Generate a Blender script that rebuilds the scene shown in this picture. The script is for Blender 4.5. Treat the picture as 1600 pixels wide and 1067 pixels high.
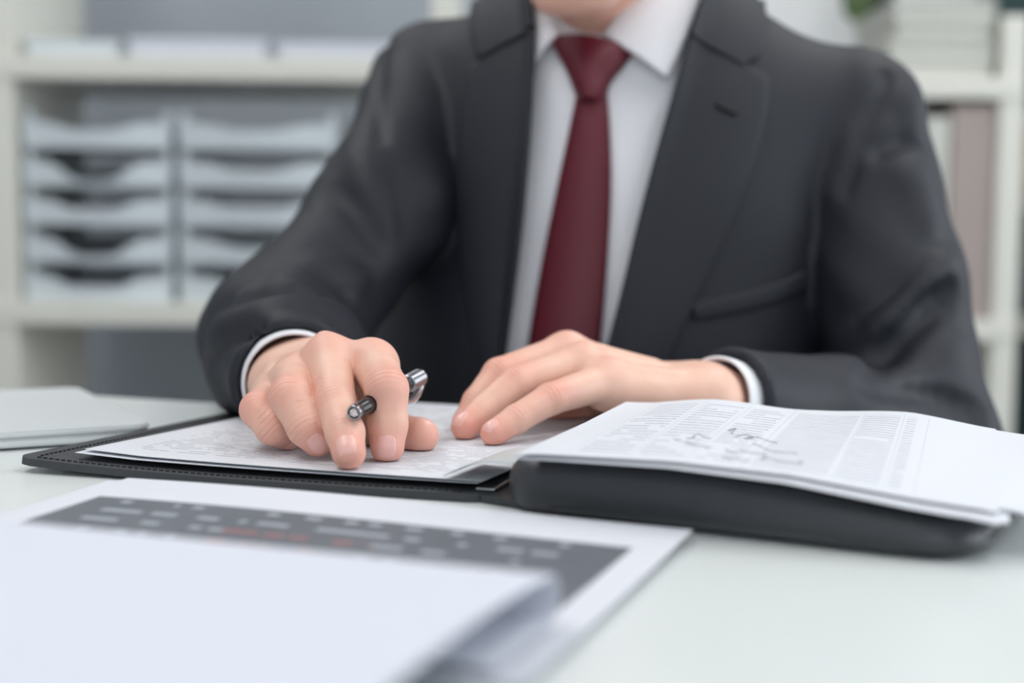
import bpy, bmesh, math, random
import numpy as np
from mathutils import Vector, Matrix

random.seed(7)
rng = np.random.default_rng(7)
sc = bpy.context.scene
for _o in list(bpy.data.objects):
    bpy.data.objects.remove(_o, do_unlink=True)

# ------------------------------------------------------------------ camera, light, exposure
# desk top is z = 0, floor is z = -0.74; the camera stands 0.135 m above the desk
F = 2222.22
CAM = np.array([0.0, 0.0, 0.135])
PITCH = math.atan((533.5 - 345.0) / F)
ROLL = 0.010
_f = np.array([0, math.cos(PITCH), -math.sin(PITCH)])
_r0 = np.array([1.0, 0, 0]); _u0 = np.array([0, math.sin(PITCH), math.cos(PITCH)])
_r = math.cos(ROLL) * _r0 + math.sin(ROLL) * _u0
_u = math.cos(ROLL) * _u0 - math.sin(ROLL) * _r0
cam_d = bpy.data.cameras.new('camera'); cam = bpy.data.objects.new('camera', cam_d)
sc.collection.objects.link(cam); sc.camera = cam
cam_d.lens = 50; cam_d.sensor_width = 36; cam_d.sensor_fit = 'HORIZONTAL'
cam_d.clip_start = 0.02; cam_d.clip_end = 50
cam.matrix_world = Matrix(((_r[0], _u[0], -_f[0], CAM[0]), (_r[1], _u[1], -_f[1], CAM[1]), (_r[2], _u[2], -_f[2], CAM[2]), (0, 0, 0, 1)))
cam_d.dof.use_dof = True; cam_d.dof.focus_distance = 0.757; cam_d.dof.aperture_fstop = 3.3

sc.view_settings.view_transform = 'Standard'; sc.view_settings.look = 'None'
sc.view_settings.gamma = 1; sc.view_settings.use_curve_mapping = False
sc.view_settings.exposure = 0.18
try:
    sc.cycles.use_denoising = True
except Exception:
    pass

world = bpy.data.worlds.new('daylight'); sc.world = world; world.use_nodes = True
world.node_tree.nodes['Background'].inputs[0].default_value = (0.80, 0.90, 1.0, 1)
world.node_tree.nodes['Background'].inputs[1].default_value = 1.0

def area(name, loc, target, sx, sy, power, col):
    l = bpy.data.lights.new(name, 'AREA'); l.shape = 'RECTANGLE'; l.size = sx; l.size_y = sy
    l.energy = power; l.color = col
    o = bpy.data.objects.new(name, l); sc.collection.objects.link(o); o.location = loc
    d = Vector(target) - Vector(loc); o.rotation_euler = d.to_track_quat('-Z', 'Y').to_euler()
    return o
# daylight entering through the two windows, and the ceiling panels
area('window_daylight_side', (2.52, 0.9, 0.75), (0, 0.9, 0.45), 2.6, 1.5, 29, (0.93, 0.97, 1.0))
area('window_daylight_front', (-0.2, -1.92, 0.85), (-0.2, 1.0, 0.5), 3.2, 1.5, 10.5, (0.95, 0.98, 1.0))
for _i, (_x, _y) in enumerate(((-0.9, 0.4), (1.0, 0.4), (-0.9, 1.9), (1.0, 1.9))):
    area('ceiling_panel_light', (_x, _y, 1.83), (_x, _y, 0), 0.56, 1.1, 6, (1.0, 0.99, 0.97))

# ------------------------------------------------------------------ helpers
def ray(px, py):
    return _f + (px - 800.0) / F * _r - (py - 533.5) / F * _u
def W(px, py, Y):                       # the point of a pixel's ray at distance Y
    d = ray(px, py); return CAM + d * (Y / d[1])
def T(px, py, z=0.0):                   # the point of a pixel's ray on a level plane
    d = ray(px, py); return CAM + d * ((z - CAM[2]) / d[2])
def proj(P):
    q = P - CAM; zf = q @ _f
    return 800 + F * (q @ _r) / zf, 533.5 - F * (q @ _u) / zf
def nrm(v):
    v = np.asarray(v, float); return v / np.linalg.norm(v)

def smin(a, b, k):
    h = np.clip(0.5 + 0.5 * (b - a) / k, 0, 1); return b + (a - b) * h - k * h * (1 - h)
def smax(a, b, k): return -smin(-a, -b, k)
def rcone(P, a, b, ra, rb):
    a = np.asarray(a, np.float32); b = np.asarray(b, np.float32); ba = b - a
    t = np.clip(((P - a) @ ba) / max(float(ba @ ba), 1e-12), 0, 1)
    return np.linalg.norm(P - a - t[:, None] * ba, axis=1) - (ra + (rb - ra) * t)
def ell(P, c, M, r):                    # M rows: local axes
    q = (P - np.asarray(c, np.float32)) @ np.asarray(M, np.float32).T
    r = np.asarray(r, np.float32); k0 = np.linalg.norm(q / r, axis=1); k1 = np.linalg.norm(q / (r * r), axis=1)
    return k0 * (k0 - 1) / np.maximum(k1, 1e-6)
def chain(P, pts, rad, k=0.004):
    d = None
    for i in range(len(pts) - 1):
        e = rcone(P, pts[i], pts[i + 1], rad[i], rad[i + 1])
        d = e if d is None else smin(d, e, k)
    return d

def surface(fn, lo, hi, h, coarse=4, margin=2.2):
    """iso-surface of a distance function (surface nets on a sparse grid)"""
    lo = np.asarray(lo, float); hi = np.asarray(hi, float)
    nc = np.ceil((hi - lo) / (h * coarse)).astype(int) + 1
    H = h * coarse
    g = np.stack(np.meshgrid(*[np.arange(n) for n in nc], indexing='ij'), -1).reshape(-1, 3)
    fc = fn((lo + (g + 0.5 - 0.5 / coarse) * H).astype(np.float32)).reshape(nc)
    act = np.abs(fc) < H * margin * 0.87
    f = np.repeat(np.repeat(np.repeat(np.where(fc < 0, -1.0, 1.0), coarse, 0), coarse, 1), coarse, 2).astype(np.float32)
    am = np.repeat(np.repeat(np.repeat(act, coarse, 0), coarse, 1), coarse, 2)
    idx = np.argwhere(am)
    P = (lo + idx * h).astype(np.float32)
    v = np.empty(len(P), np.float32)
    for s in range(0, len(P), 400000): v[s:s + 400000] = fn(P[s:s + 400000])
    f[am] = v
    f[0] = f[-1] = 1; f[:, 0] = f[:, -1] = 1; f[:, :, 0] = f[:, :, -1] = 1
    s = f < 0
    n = f.shape
    cnt = np.zeros((n[0] - 1, n[1] - 1, n[2] - 1), np.uint8)
    C8 = [(i, j, k) for i in (0, 1) for j in (0, 1) for k in (0, 1)]
    for (i, j, k) in C8: cnt += s[i:n[0] - 1 + i, j:n[1] - 1 + j, k:n[2] - 1 + k]
    cells = np.argwhere((cnt > 0) & (cnt < 8))
    ids = -np.ones(cnt.shape, np.int64); ids[tuple(cells.T)] = np.arange(len(cells))
    acc = np.zeros((len(cells), 3)); num = np.zeros(len(cells))
    for a in C8:
        for ax in range(3):
            if a[ax]: continue
            b = list(a); b[ax] = 1
            fa = f[tuple((cells + a).T)]; fb = f[tuple((cells + b).T)]
            m = (fa < 0) != (fb < 0)
            t = np.where(m, fa / np.where(m, fa - fb, 1), 0)
            pos = cells + np.array(a, float); pos[:, ax] += t
            acc[m] += pos[m]; num[m] += 1
    V = lo + h * acc / num[:, None]
    quads = []
    for ax in range(3):
        o1, o2 = [(1, 2), (2, 0), (0, 1)][ax]
        sl0 = [slice(None)] * 3; sl1 = [slice(None)] * 3
        sl0[ax] = slice(0, -1); sl1[ax] = slice(1, None)
        a = s[tuple(sl0)]; b = s[tuple(sl1)]
        e = np.argwhere(a != b)
        e = e[(e[:, o1] > 0) & (e[:, o2] > 0) & (e[:, o1] < n[o1] - 1) & (e[:, o2] < n[o2] - 1)]
        inside = a[tuple(e.T)]
        def cid(d1, d2):
            c = e.copy(); c[:, o1] += d1; c[:, o2] += d2; return ids[tuple(c.T)]
        q = np.stack([cid(-1, -1), cid(0, -1), cid(0, 0), cid(-1, 0)], 1)
        q[~inside] = q[~inside][:, ::-1]
        quads.append(q)
    Q = np.concatenate(quads); Q = Q[(Q >= 0).all(1)]
    return V, Q

def relax(V, Q, it=2, lam=0.5):
    E = np.concatenate([Q[:, [0, 1]], Q[:, [1, 2]], Q[:, [2, 3]], Q[:, [3, 0]]])
    for _ in range(it):
        for l in (lam, -lam * 1.03):
            S = np.zeros_like(V); N = np.zeros(len(V))
            for c in range(3): S[:, c] = np.bincount(E[:, 0], V[E[:, 1], c], len(V)) + np.bincount(E[:, 1], V[E[:, 0], c], len(V))
            N = np.bincount(E[:, 0], minlength=len(V)) + np.bincount(E[:, 1], minlength=len(V))
            V = V + l * (S / np.maximum(N, 1)[:, None] - V)
    return V

def link(o, parent=None):
    sc.collection.objects.link(o)
    if parent is not None:
        o.parent = parent
        o.matrix_parent_inverse = parent.matrix_basis.inverted()
    return o
def mesh_obj(name, V, Fc, mat, parent=None, smooth=True, uv=None, attrs=None):
    me = bpy.data.meshes.new(name)
    if isinstance(Fc, np.ndarray):
        k = Fc.shape[1]
        me.vertices.add(len(V)); me.vertices.foreach_set('co', np.asarray(V, np.float32).ravel())
        me.loops.add(Fc.size); me.loops.foreach_set('vertex_index', Fc.astype(np.int32).ravel())
        me.polygons.add(len(Fc)); me.polygons.foreach_set('loop_start', np.arange(len(Fc), dtype=np.int32) * k)
        me.update(calc_edges=True)
    else:
        me.from_pydata([tuple(map(float, v)) for v in V], [], [tuple(map(int, f)) for f in Fc])
    me.validate(); me.update()
    if smooth:
        me.polygons.foreach_set('use_smooth', np.ones(len(me.polygons), bool))
    if uv is not None:
        l = me.uv_layers.new(name='UVMap')
        li = np.empty(len(me.loops), np.int32); me.loops.foreach_get('vertex_index', li)
        l.data.foreach_set('uv', np.asarray(uv, np.float32)[li].ravel())
    for an, av in (attrs or {}).items():
        at = me.attributes.new(an, 'FLOAT', 'POINT'); at.data.foreach_set('value', np.asarray(av, np.float32))
    if mat is not None: me.materials.append(mat)
    return link(bpy.data.objects.new(name, me), parent)
def bm_obj(name, bm, mat, parent=None, smooth=False, bevel=0.0, seg=2):
    if bevel:
        bmesh.ops.bevel(bm, geom=[e for e in bm.edges], offset=bevel, segments=seg, affect='EDGES', profile=0.5, clamp_overlap=True)
    bmesh.ops.recalc_face_normals(bm, faces=bm.faces[:])
    me = bpy.data.meshes.new(name); bm.to_mesh(me); bm.free()
    if smooth: me.polygons.foreach_set('use_smooth', np.ones(len(me.polygons), bool))
    if mat is not None: me.materials.append(mat)
    return link(bpy.data.objects.new(name, me), parent)
def add_box(bm, c, s, M=None):
    vs = []
    for dx in (-.5, .5):
        for dy in (-.5, .5):
            for dz in (-.5, .5):
                p = Vector((c[0] + dx * s[0], c[1] + dy * s[1], c[2] + dz * s[2]))
                vs.append(bm.verts.new(M @ p if M else p))
    for q in ((0, 1, 3, 2), (4, 6, 7, 5), (0, 4, 5, 1), (2, 3, 7, 6), (0, 2, 6, 4), (1, 5, 7, 3)): bm.faces.new([vs[i] for i in q])
def box(name, c, s, mat, parent=None, bevel=0.003, M=None):
    bm = bmesh.new(); add_box(bm, c, s, M); return bm_obj(name, bm, mat, parent, False, bevel)
def lathe(name, a, b, prof, mat, parent=None, n=32, flat=(1, 1), up=(0, 0, 1), smooth=True):
    """prof: (distance along a->b in metres, radius)"""
    a = np.asarray(a, float); ax = nrm(np.asarray(b, float) - a); x = np.cross(ax, up)
    x = nrm(x); y = np.cross(x, ax)
    V = []; Fc = []
    for (t, r) in prof:
        for i in range(n):
            th = 2 * math.pi * i / n
            V.append(a + ax * t + (x * math.cos(th) * flat[0] + y * math.sin(th) * flat[1]) * r)
    for j in range(len(prof) - 1):
        for i in range(n):
            Fc.append((j * n + i, j * n + (i + 1) % n, (j + 1) * n + (i + 1) % n, (j + 1) * n + i))
    return mesh_obj(name, V, Fc, mat, parent, smooth)
def empty(name, loc, rz=0.0):
    o = bpy.data.objects.new(name, None); o.location = loc; o.rotation_euler = (0, 0, rz); o.empty_display_size = 0.05
    return link(o)
def tag(o, label=None, cat=None, group=None, kind=None):
    if label: o['label'] = label
    if cat: o['category'] = cat
    if group: o['group'] = group
    if kind: o['kind'] = kind
    return o
def upd(): bpy.context.view_layer.update()

# ------------------------------------------------------------------ materials
def srgb(r, g, b):
    f = lambda c: (c / 255) / 12.92 if c / 255 <= 0.04045 else (((c / 255) + 0.055) / 1.055) ** 2.4
    return (f(r), f(g), f(b), 1)
class NT:
    def __init__(s, name):
        s.m = bpy.data.materials.new(name); s.m.use_nodes = True; s.t = s.m.node_tree; s.b = s.t.nodes['Principled BSDF']
    def n(s, typ, **kw):
        nd = s.t.nodes.new(typ)
        for k, v in kw.items():
            if k == 'ins':
                for kk, vv in v.items():
                    if isinstance(vv, bpy.types.NodeSocket): s.t.links.new(vv, nd.inputs[kk])
                    else: nd.inputs[kk].default_value = vv
            else: setattr(nd, k, v)
        return nd
    def math(s, op, a, b=None, c=None):
        nd = s.t.nodes.new('ShaderNodeMath'); nd.operation = op
        for i, v in enumerate((a, b, c)):
            if v is None: continue
            if isinstance(v, bpy.types.NodeSocket): s.t.links.new(v, nd.inputs[i])
            else: nd.inputs[i].default_value = v
        return nd.outputs[0]
    def mix(s, fac, a, b):
        nd = s.t.nodes.new('ShaderNodeMix'); nd.data_type = 'RGBA'
        for i, v in ((0, fac), (6, a), (7, b)):
            if isinstance(v, bpy.types.NodeSocket): s.t.links.new(v, nd.inputs[i])
            else: nd.inputs[i].default_value = v
        return nd.outputs[2]
    def set(s, **kw):
        for k, v in kw.items():
            k = k.replace('_', ' ')
            if isinstance(v, bpy.types.NodeSocket): s.t.links.new(v, s.b.inputs[k])
            else: s.b.inputs[k].default_value = v
        return s
    def bump(s, h, strength=0.3, dist=0.001):
        nd = s.n('ShaderNodeBump', ins={'Height': h, 'Strength': strength, 'Distance': dist}); s.t.links.new(nd.outputs[0], s.b.inputs['Normal']); return s
def simple(name, col, rough=0.5, metal=0.0, var=0.05, scale=20.0, bump=0.0, bscale=300.0, bdist=0.0005, **kw):
    t = NT(name); tc = t.n('ShaderNodeTexCoord')
    nz = t.n('ShaderNodeTexNoise', ins={'Vector': tc.outputs['Object'], 'Scale': scale, 'Detail': 4.0})
    d = tuple(c * (1 - var) for c in col[:3]) + (1,); l = tuple(min(1, c * (1 + var)) for c in col[:3]) + (1,)
    t.set(Base_Color=t.mix(nz.outputs[0], d, l), Roughness=rough, Metallic=metal)
    if bump:
        n2 = t.n('ShaderNodeTexNoise', ins={'Vector': tc.outputs['Object'], 'Scale': bscale, 'Detail': 2.0})
        t.bump(n2.outputs[0], bump, bdist)
    for k, v in kw.items(): t.set(**{k: v})
    return t.m

M_wall = simple('wall_paint', srgb(164, 170, 178), 0.8, bump=0.05)
M_wall2 = simple('wall_paint_white', srgb(225, 227, 226), 0.8, bump=0.05)
M_floor = simple('floor_carpet', srgb(120, 122, 126), 0.95, bump=0.3)
M_ceil = simple('ceiling_paint', srgb(235, 236, 235), 0.85)
M_desk = simple('desk_laminate', srgb(226, 230, 229), 0.28, var=0.01, bump=0.02, bscale=900)
M_metal = simple('brushed_metal', srgb(175, 178, 180), 0.3, 1.0)
M_white = simple('white_board', srgb(222, 221, 212), 0.5, var=0.02)
M_tray = simple('tray_plastic', srgb(218, 226, 231), 0.3, var=0.03)
M_paper = simple('paper_white', srgb(220, 222, 229), 0.75, var=0.01, scale=6)
M_paperlav = simple('paper_cool_white', srgb(214, 217, 228), 0.7, var=0.01, scale=6)
M_leather = simple('black_leather', srgb(50, 52, 56), 0.42, var=0.12, scale=60, bump=0.25, bscale=700, bdist=0.0004)
M_leatherin = simple('black_lining', srgb(58, 60, 64), 0.6, var=0.12, scale=40, bump=0.2, bscale=900, bdist=0.0004)
M_alu = simple('laptop_aluminium', srgb(214, 218, 220), 0.45, 0.1, var=0.02)
M_dark = simple('dark_rubber', srgb(30, 31, 33), 0.6)
M_glass = simple('window_glass', (1, 1, 1, 1), 0.0, var=0.0, Transmission_Weight=1.0, IOR=1.01)
M_panel = NT('lit_panel').set(Base_Color=(1, 1, 1, 1), Emission_Color=(1, 0.99, 0.97, 1), Emission_Strength=2.0).m
M_beige = simple('beige_card', srgb(203, 203, 196), 0.7)
M_brown = simple('taupe_card', srgb(168, 155, 150), 0.7)
M_tan = simple('tan_card', srgb(196, 172, 148), 0.7)
M_teal = simple('dark_teal_card', srgb(38, 66, 66), 0.5)
M_leaf = simple('leaf_green', srgb(96, 118, 78), 0.5, var=0.3)
M_stem = simple('dark_stem', srgb(70, 76, 66), 0.7)
M_pot = simple('clay_pot', srgb(214, 214, 210), 0.5)

# ------------------------------------------------------------------ the room
def plane_wall(name, c, s, mat):
    o = box(name, c, s, mat, None, 0); tag(o, kind='structure'); return o
plane_wall('floor', (0, 0.6, -0.79), (5.6, 5.6, 0.1), M_floor)
plane_wall('ceiling', (0, 0.6, 1.92), (5.6, 5.6, 0.1), M_ceil)
plane_wall('wall_back', (0, 3.05, 0.56), (5.6, 0.1, 2.62), M_wall)
plane_wall('wall_left', (-2.75, 0.6, 0.56), (0.1, 5.0, 2.62), M_wall2)
def wall_with_window(name, axis, pos, lo, hi, wlo, whi, z0, z1, mat, wn):
    """four wall pieces in one mesh round an opening, and the framed window in it"""
    bm = bmesh.new()
    for (a, b, c, d) in ((lo, wlo, -0.74, 1.87), (whi, hi, -0.74, 1.87), (wlo, whi, -0.74, z0), (wlo, whi, z1, 1.87)):
        m = ((a + b) / 2, (c + d) / 2); s = (b - a, d - c)
        if axis == 'x': add_box(bm, (pos, m[0], m[1]), (0.1, s[0], s[1]))
        else: add_box(bm, (m[0], pos, m[1]), (s[0], 0.1, s[1]))
    tag(bm_obj(name, bm, mat), kind='structure')
    win = empty(wn, (pos, (wlo + whi) / 2, z0) if axis == 'x' else ((wlo + whi) / 2, pos, z0)); tag(win, kind='structure')
    upd()
    L = whi - wlo; zc = (z0 + z1) / 2
    def pc(name, u, z, su, sz, mat, t=0.05):
        c = (pos, u, z) if axis == 'x' else (u, pos, z)
        s = (t, su, sz) if axis == 'x' else (su, t, sz)
        box(name, c, s, mat, win, 0.004)
    mid = (wlo + whi) / 2
    for u in (wlo + 0.025, mid, whi - 0.025): pc('window_frame', u, zc, 0.05, z1 - z0, M_white)
    for z in (z0 + 0.025, z1 - 0.025): pc('window_frame', mid, z, L - 0.1, 0.05, M_white)
    for u in (wlo + L / 4, whi - L / 4): pc('pane', u, zc, L / 2 - 0.08, z1 - z0 - 0.1, M_glass, 0.006)
wall_with_window('wall_right', 'x', 2.75, -1.9, 3.1, -0.5, 2.3, 0.0, 1.6, M_wall2, 'window_1')
wall_with_window('wall_front', 'y', -2.1, -2.8, 2.8, -1.9, 1.5, 0.05, 1.65, M_wall2, 'window_2')
for (_x, _y, _lb) in ((-0.9, 0.4, 'over the laptop end of the desk'), (1.0, 0.4, 'over the desk end by the side window'), (-0.9, 1.9, 'before the letter tray shelf'), (1.0, 1.9, 'before the binder shelf')):
    e = empty('ceiling_light', (_x, _y, 1.87)); upd()
    tag(e, 'flat ceiling light panel ' + _lb, 'ceiling light', 'ceiling light panels')
    bm = bmesh.new()
    for sx in (-1, 1): add_box(bm, (_x + sx * 0.3, _y, 1.855), (0.04, 1.24, 0.03))
    for sy in (-1, 1): add_box(bm, (_x, _y + sy * 0.6, 1.855), (0.56, 0.04, 0.03))
    bm_obj('panel_frame', bm, M_white, e)
    box('diffuser', (_x, _y, 1.86), (0.56, 1.16, 0.012), M_panel, e, 0.001)

# ------------------------------------------------------------------ desk (turned a little against the camera)
DY = math.radians(-20.0)
DO = T(37, 610.5, 0.0)                       # a point of the desk's far edge
dex = np.array([math.cos(DY), math.sin(DY), 0]); dey = np.array([-math.sin(DY), math.cos(DY), 0])
def D(u, v, z=0): return DO + dex * u + dey * v + np.array([0, 0, z])
desk = empty('desk', tuple(D(0.42, -0.45, -0.74)), DY); upd()
tag(desk, 'white laminate office desk under the papers and folder', 'desk')
MD = Matrix.Translation(Vector(D(0, 0))) @ Matrix.Rotation(DY, 4, 'Z')
box('desk_top', (0.42, -0.45, -0.0135), (2.0, 0.9, 0.027), M_desk, desk, 0.003, MD)
for u in (-0.5, 1.34):
    for v in (-0.06, -0.84): box('leg', (u, v, -0.3835), (0.05, 0.05, 0.713), M_metal, desk, 0.004, MD)
for v in (-0.06, -0.84): box('rail', (0.42, v, -0.052), (1.79, 0.03, 0.05), M_metal, desk, 0.003, MD)

# ------------------------------------------------------------------ where folder, pages and pen lie (the hands rest on them)
PY = math.radians(-16.0)
PO = T(748, 774, 0.004); pex = np.array([math.cos(PY), math.sin(PY), 0]); pey = np.array([math.sin(math.radians(21.5)), math.cos(math.radians(21.5)), 0])
def PL(u, v, z): return np.array([PO[0], PO[1], 0]) + pex * u + pey * v + np.array([0, 0, z])
RYAW = math.radians(-28.0)                                             # the padded half lies turned a little further
RO = T(776, 797, 0.0); rex = np.array([math.cos(RYAW), math.sin(RYAW), 0]); rey = np.array([-math.sin(RYAW), math.cos(RYAW), 0])
def RL(u, v, z): return np.array([RO[0], RO[1], 0]) + rex * u + rey * v + np.array([0, 0, z])
def RLloc(p): q = p - np.array([RO[0], RO[1], 0]); return q @ rex, q @ rey
def lift(u, v): s = np.clip((-u - 0.11) / 0.145, 0, 1); return 0.0036 * s * s * (1.15 - 0.6 * np.clip(v / 0.3, 0, 1))
def zleft(u, v): return 0.0072 + lift(u, v) * 0.45
pa, pb = W(553, 645, 0.7105), W(664, 585, 0.838)
def support(P):
    """height of whatever carries hands and sleeves: desk, folder cover or printed page"""
    q = P.astype(np.float64) - np.array([PO[0], PO[1], 0]); det = pex[0] * pey[1] - pex[1] * pey[0]
    u = (q[:, 0] * pey[1] - q[:, 1] * pey[0]) / det; v = (pex[0] * q[:, 1] - pex[1] * q[:, 0]) / det
    h = np.full(len(P), 0.0020)
    h = np.where((u > -0.266) & (u < 0.014) & (v > -0.008) & (v < 0.330), 0.0062 + lift(u, v), h)
    h = np.where((u > -0.238) & (u < 0.016) & (v > 0.0) & (v < 0.322), zleft(u, v) + 0.00285, h)
    return h.astype(np.float32)
# ------------------------------------------------------------------ the person
def skin_mat():
    t = NT('skin')
    red = t.n('ShaderNodeAttribute', attribute_name='red').outputs['Fac']
    ph = t.n('ShaderNodeAttribute', attribute_name='phase').outputs['Fac']
    am = t.n('ShaderNodeAttribute', attribute_name='wrinkle').outputs['Fac']
    tc = t.n('ShaderNodeTexCoord')
    nz = t.n('ShaderNodeTexNoise', ins={'Vector': tc.outputs['Object'], 'Scale': 90.0, 'Detail': 4.0})
    nz2 = t.n('ShaderNodeTexNoise', ins={'Vector': tc.outputs['Object'], 'Scale': 30.0, 'Detail': 2.0})
    base = t.mix(nz.outputs[0], srgb(226, 180, 160), srgb(240, 204, 184))
    base = t.mix(t.math('MULTIPLY', nz2.outputs[0], 0.35), base, srgb(234, 172, 154))
    base = t.mix(red, base, srgb(226, 132, 120))
    wob = t.math('MULTIPLY', nz2.outputs[0], 11.0)
    s = t.math('SINE', t.math('ADD', t.math('MULTIPLY', ph, 2100.0), wob))
    crease = t.math('MULTIPLY', t.math('POWER', t.math('ADD', t.math('MULTIPLY', s, 0.5), 0.5), 6.0), am)
    base = t.mix(t.math('MULTIPLY', crease, 0.45), base, srgb(196, 118, 96))
    vor = t.n('ShaderNodeTexVoronoi', ins={'Vector': tc.outputs['Object'], 'Scale': 900.0})
    h = t.math('SUBTRACT', t.math('MULTIPLY', vor.outputs[0], 0.12), crease)
    t.set(Base_Color=base, Roughness=0.46, Subsurface_Weight=0.15, Subsurface_Radius=(0.009, 0.0035, 0.002), Subsurface_Scale=0.6)
    t.b.inputs['Specular IOR Level'].default_value = 0.4
    t.bump(h, 0.55, 0.0004)
    return t.m
M_skin = skin_mat()
M_nail = simple('nail', srgb(236, 184, 174), 0.28, var=0.04, Subsurface_Weight=0.2, Subsurface_Radius=(0.005, 0.002, 0.001))
def cloth(name, col, rough, scale, strength, sheen=0.0):
    t = NT(name); tc = t.n('ShaderNodeTexCoord')
    mp = t.n('ShaderNodeMapping', ins={'Vector': tc.outputs['Object'], 'Rotation': (0.5, 0.3, 0.7)})
    wv = t.n('ShaderNodeTexWave', ins={'Vector': mp.outputs[0], 'Scale': scale, 'Distortion': 0.6})
    nz = t.n('ShaderNodeTexNoise', ins={'Vector': tc.outputs['Object'], 'Scale': 14.0, 'Detail': 3.0})
    t.set(Base_Color=t.mix(nz.outputs[0], tuple(c * .9 for c in col[:3]) + (1,), tuple(c * 1.1 for c in col[:3]) + (1,)), Roughness=rough, Sheen_Weight=sheen)
    t.bump(wv.outputs[0], strength, 0.0004)
    return t.m
M_suit = cloth('suit_wool', srgb(22, 25, 36), 0.62, 380, 0.12, 0.0)
M_shirt = cloth('shirt_cotton', srgb(236, 237, 242), 0.75, 500, 0.08)
M_tie = cloth('tie_silk', srgb(94, 10, 33), 0.5, 420, 0.12, 0.0)
M_hair = cloth('hair_grey', srgb(92, 84, 78), 0.55, 300, 0.6)
M_trouser = M_suit
M_shoe = simple('shoe_leather', srgb(25, 24, 25), 0.3)
M_btn = simple('shirt_button', srgb(226, 222, 200), 0.3)

YAW = math.radians(16.0)
ux = np.array([math.cos(YAW), -math.sin(YAW), 0.0])       # towards the man's left (picture right)
fw = np.array([-math.sin(YAW), -math.cos(YAW), 0.0])      # the way his chest faces
up = np.array([0.0, 0.0, 1.0])
MT = np.stack([ux, -fw, up])
person = empty('person', (0.075, 1.20, -0.74)); upd()
tag(person, 'person in charcoal suit and dark red tie holding a pen over documents', 'person')

# arm joints
S1 = W(682, 148, 1.24); E1 = np.array([-0.168, 1.035, 0.046]); C1 = W(460, 596, 0.868)
S2 = W(1328, 212, 1.16); E2 = np.array([0.303, 1.050, -0.028]); C2 = W(1128, 634, 0.897)
NB = np.array([0.088, 1.205, 0.262])                      # base of the neck
HD = np.array([0.066, 1.135, 0.385])                      # middle of the head

def torso(P):
    d = ell(P, (0.084, 1.192, 0.10), MT, (0.186, 0.124, 0.26))
    d = smin(d, ell(P, (0.054, 1.19, -0.10), MT, (0.205, 0.130, 0.24)), 0.06)
    a = NB + np.array([0, 0.0, -0.045])
    d = smin(d, rcone(P, a - ux * 0.05 + [0, 0, -.005], S1 + [0, 0.005, 0.006], 0.068, 0.058), 0.05)
    d = smin(d, rcone(P, a + ux * 0.05 + [0, 0, -.005], S2 + [0, 0.005, 0.012], 0.070, 0.060), 0.05)
    return d
def arm1(P):
    return chain(P, [S1, S1 * .5 + E1 * .5 + ux * 0.016, E1, E1 * .45 + C1 * .55, C1], [0.060, 0.050, 0.053, 0.047, 0.0395], 0.03)
def arm2(P):
    return chain(P, [S2, S2 * .5 + E2 * .5 + ux * 0.004, E2, E2 * .5 + C2 * .5, C2], [0.062, 0.056, 0.057, 0.046, 0.0375], 0.02)
def arms_base(P): return np.minimum(arm1(P), arm2(P))
def march(fn, px, py, y0=0.7, n=90):
    px = np.asarray(px, float).ravel(); py = np.asarray(py, float).ravel()
    d = _f[None] + ((px - 800) / F)[:, None] * _r[None] - ((py - 533.5) / F)[:, None] * _u[None]
    d = d / np.linalg.norm(d, axis=1)[:, None]
    t = np.full(len(px), y0)
    for _ in range(n): t += np.clip(fn((CAM + d * t[:, None]).astype(np.float32)), -0.02, 0.05) * 0.8
    t = np.minimum(t, 1.5)
    return CAM + d * t[:, None], d
def grad(fn, P, e=0.0015):
    g = np.stack([fn((P + np.eye(3)[i] * e).astype(np.float32)) - fn((P - np.eye(3)[i] * e).astype(np.float32)) for i in range(3)], 1)
    return g / np.maximum(np.linalg.norm(g, axis=1), 1e-9)[:, None]
def dense(poly, step=14):
    out = []
    for (a, b) in zip(poly[:-1], poly[1:]):
        n = max(1, int(math.hypot(b[0] - a[0], b[1] - a[1]) / step))
        for i in range(n): out.append((a[0] + (b[0] - a[0]) * i / n, a[1] + (b[1] - a[1]) * i / n))
    out.append(poly[-1]); return np.array(out)
def smooth_poly(poly, n=24):
    P = np.array(poly, float); t = np.linspace(0, len(P) - 1, n); out = []
    for v in t:
        i = min(int(v), len(P) - 2); u = v - i
        p0 = P[max(i - 1, 0)]; p1 = P[i]; p2 = P[i + 1]; p3 = P[min(i + 2, len(P) - 1)]
        out.append(0.5 * ((2 * p1) + (-p0 + p2) * u + (2 * p0 - 5 * p1 + 4 * p2 - p3) * u * u + (-p0 + 3 * p1 - 3 * p2 + p3) * u ** 3))
    return np.array(out)

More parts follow.
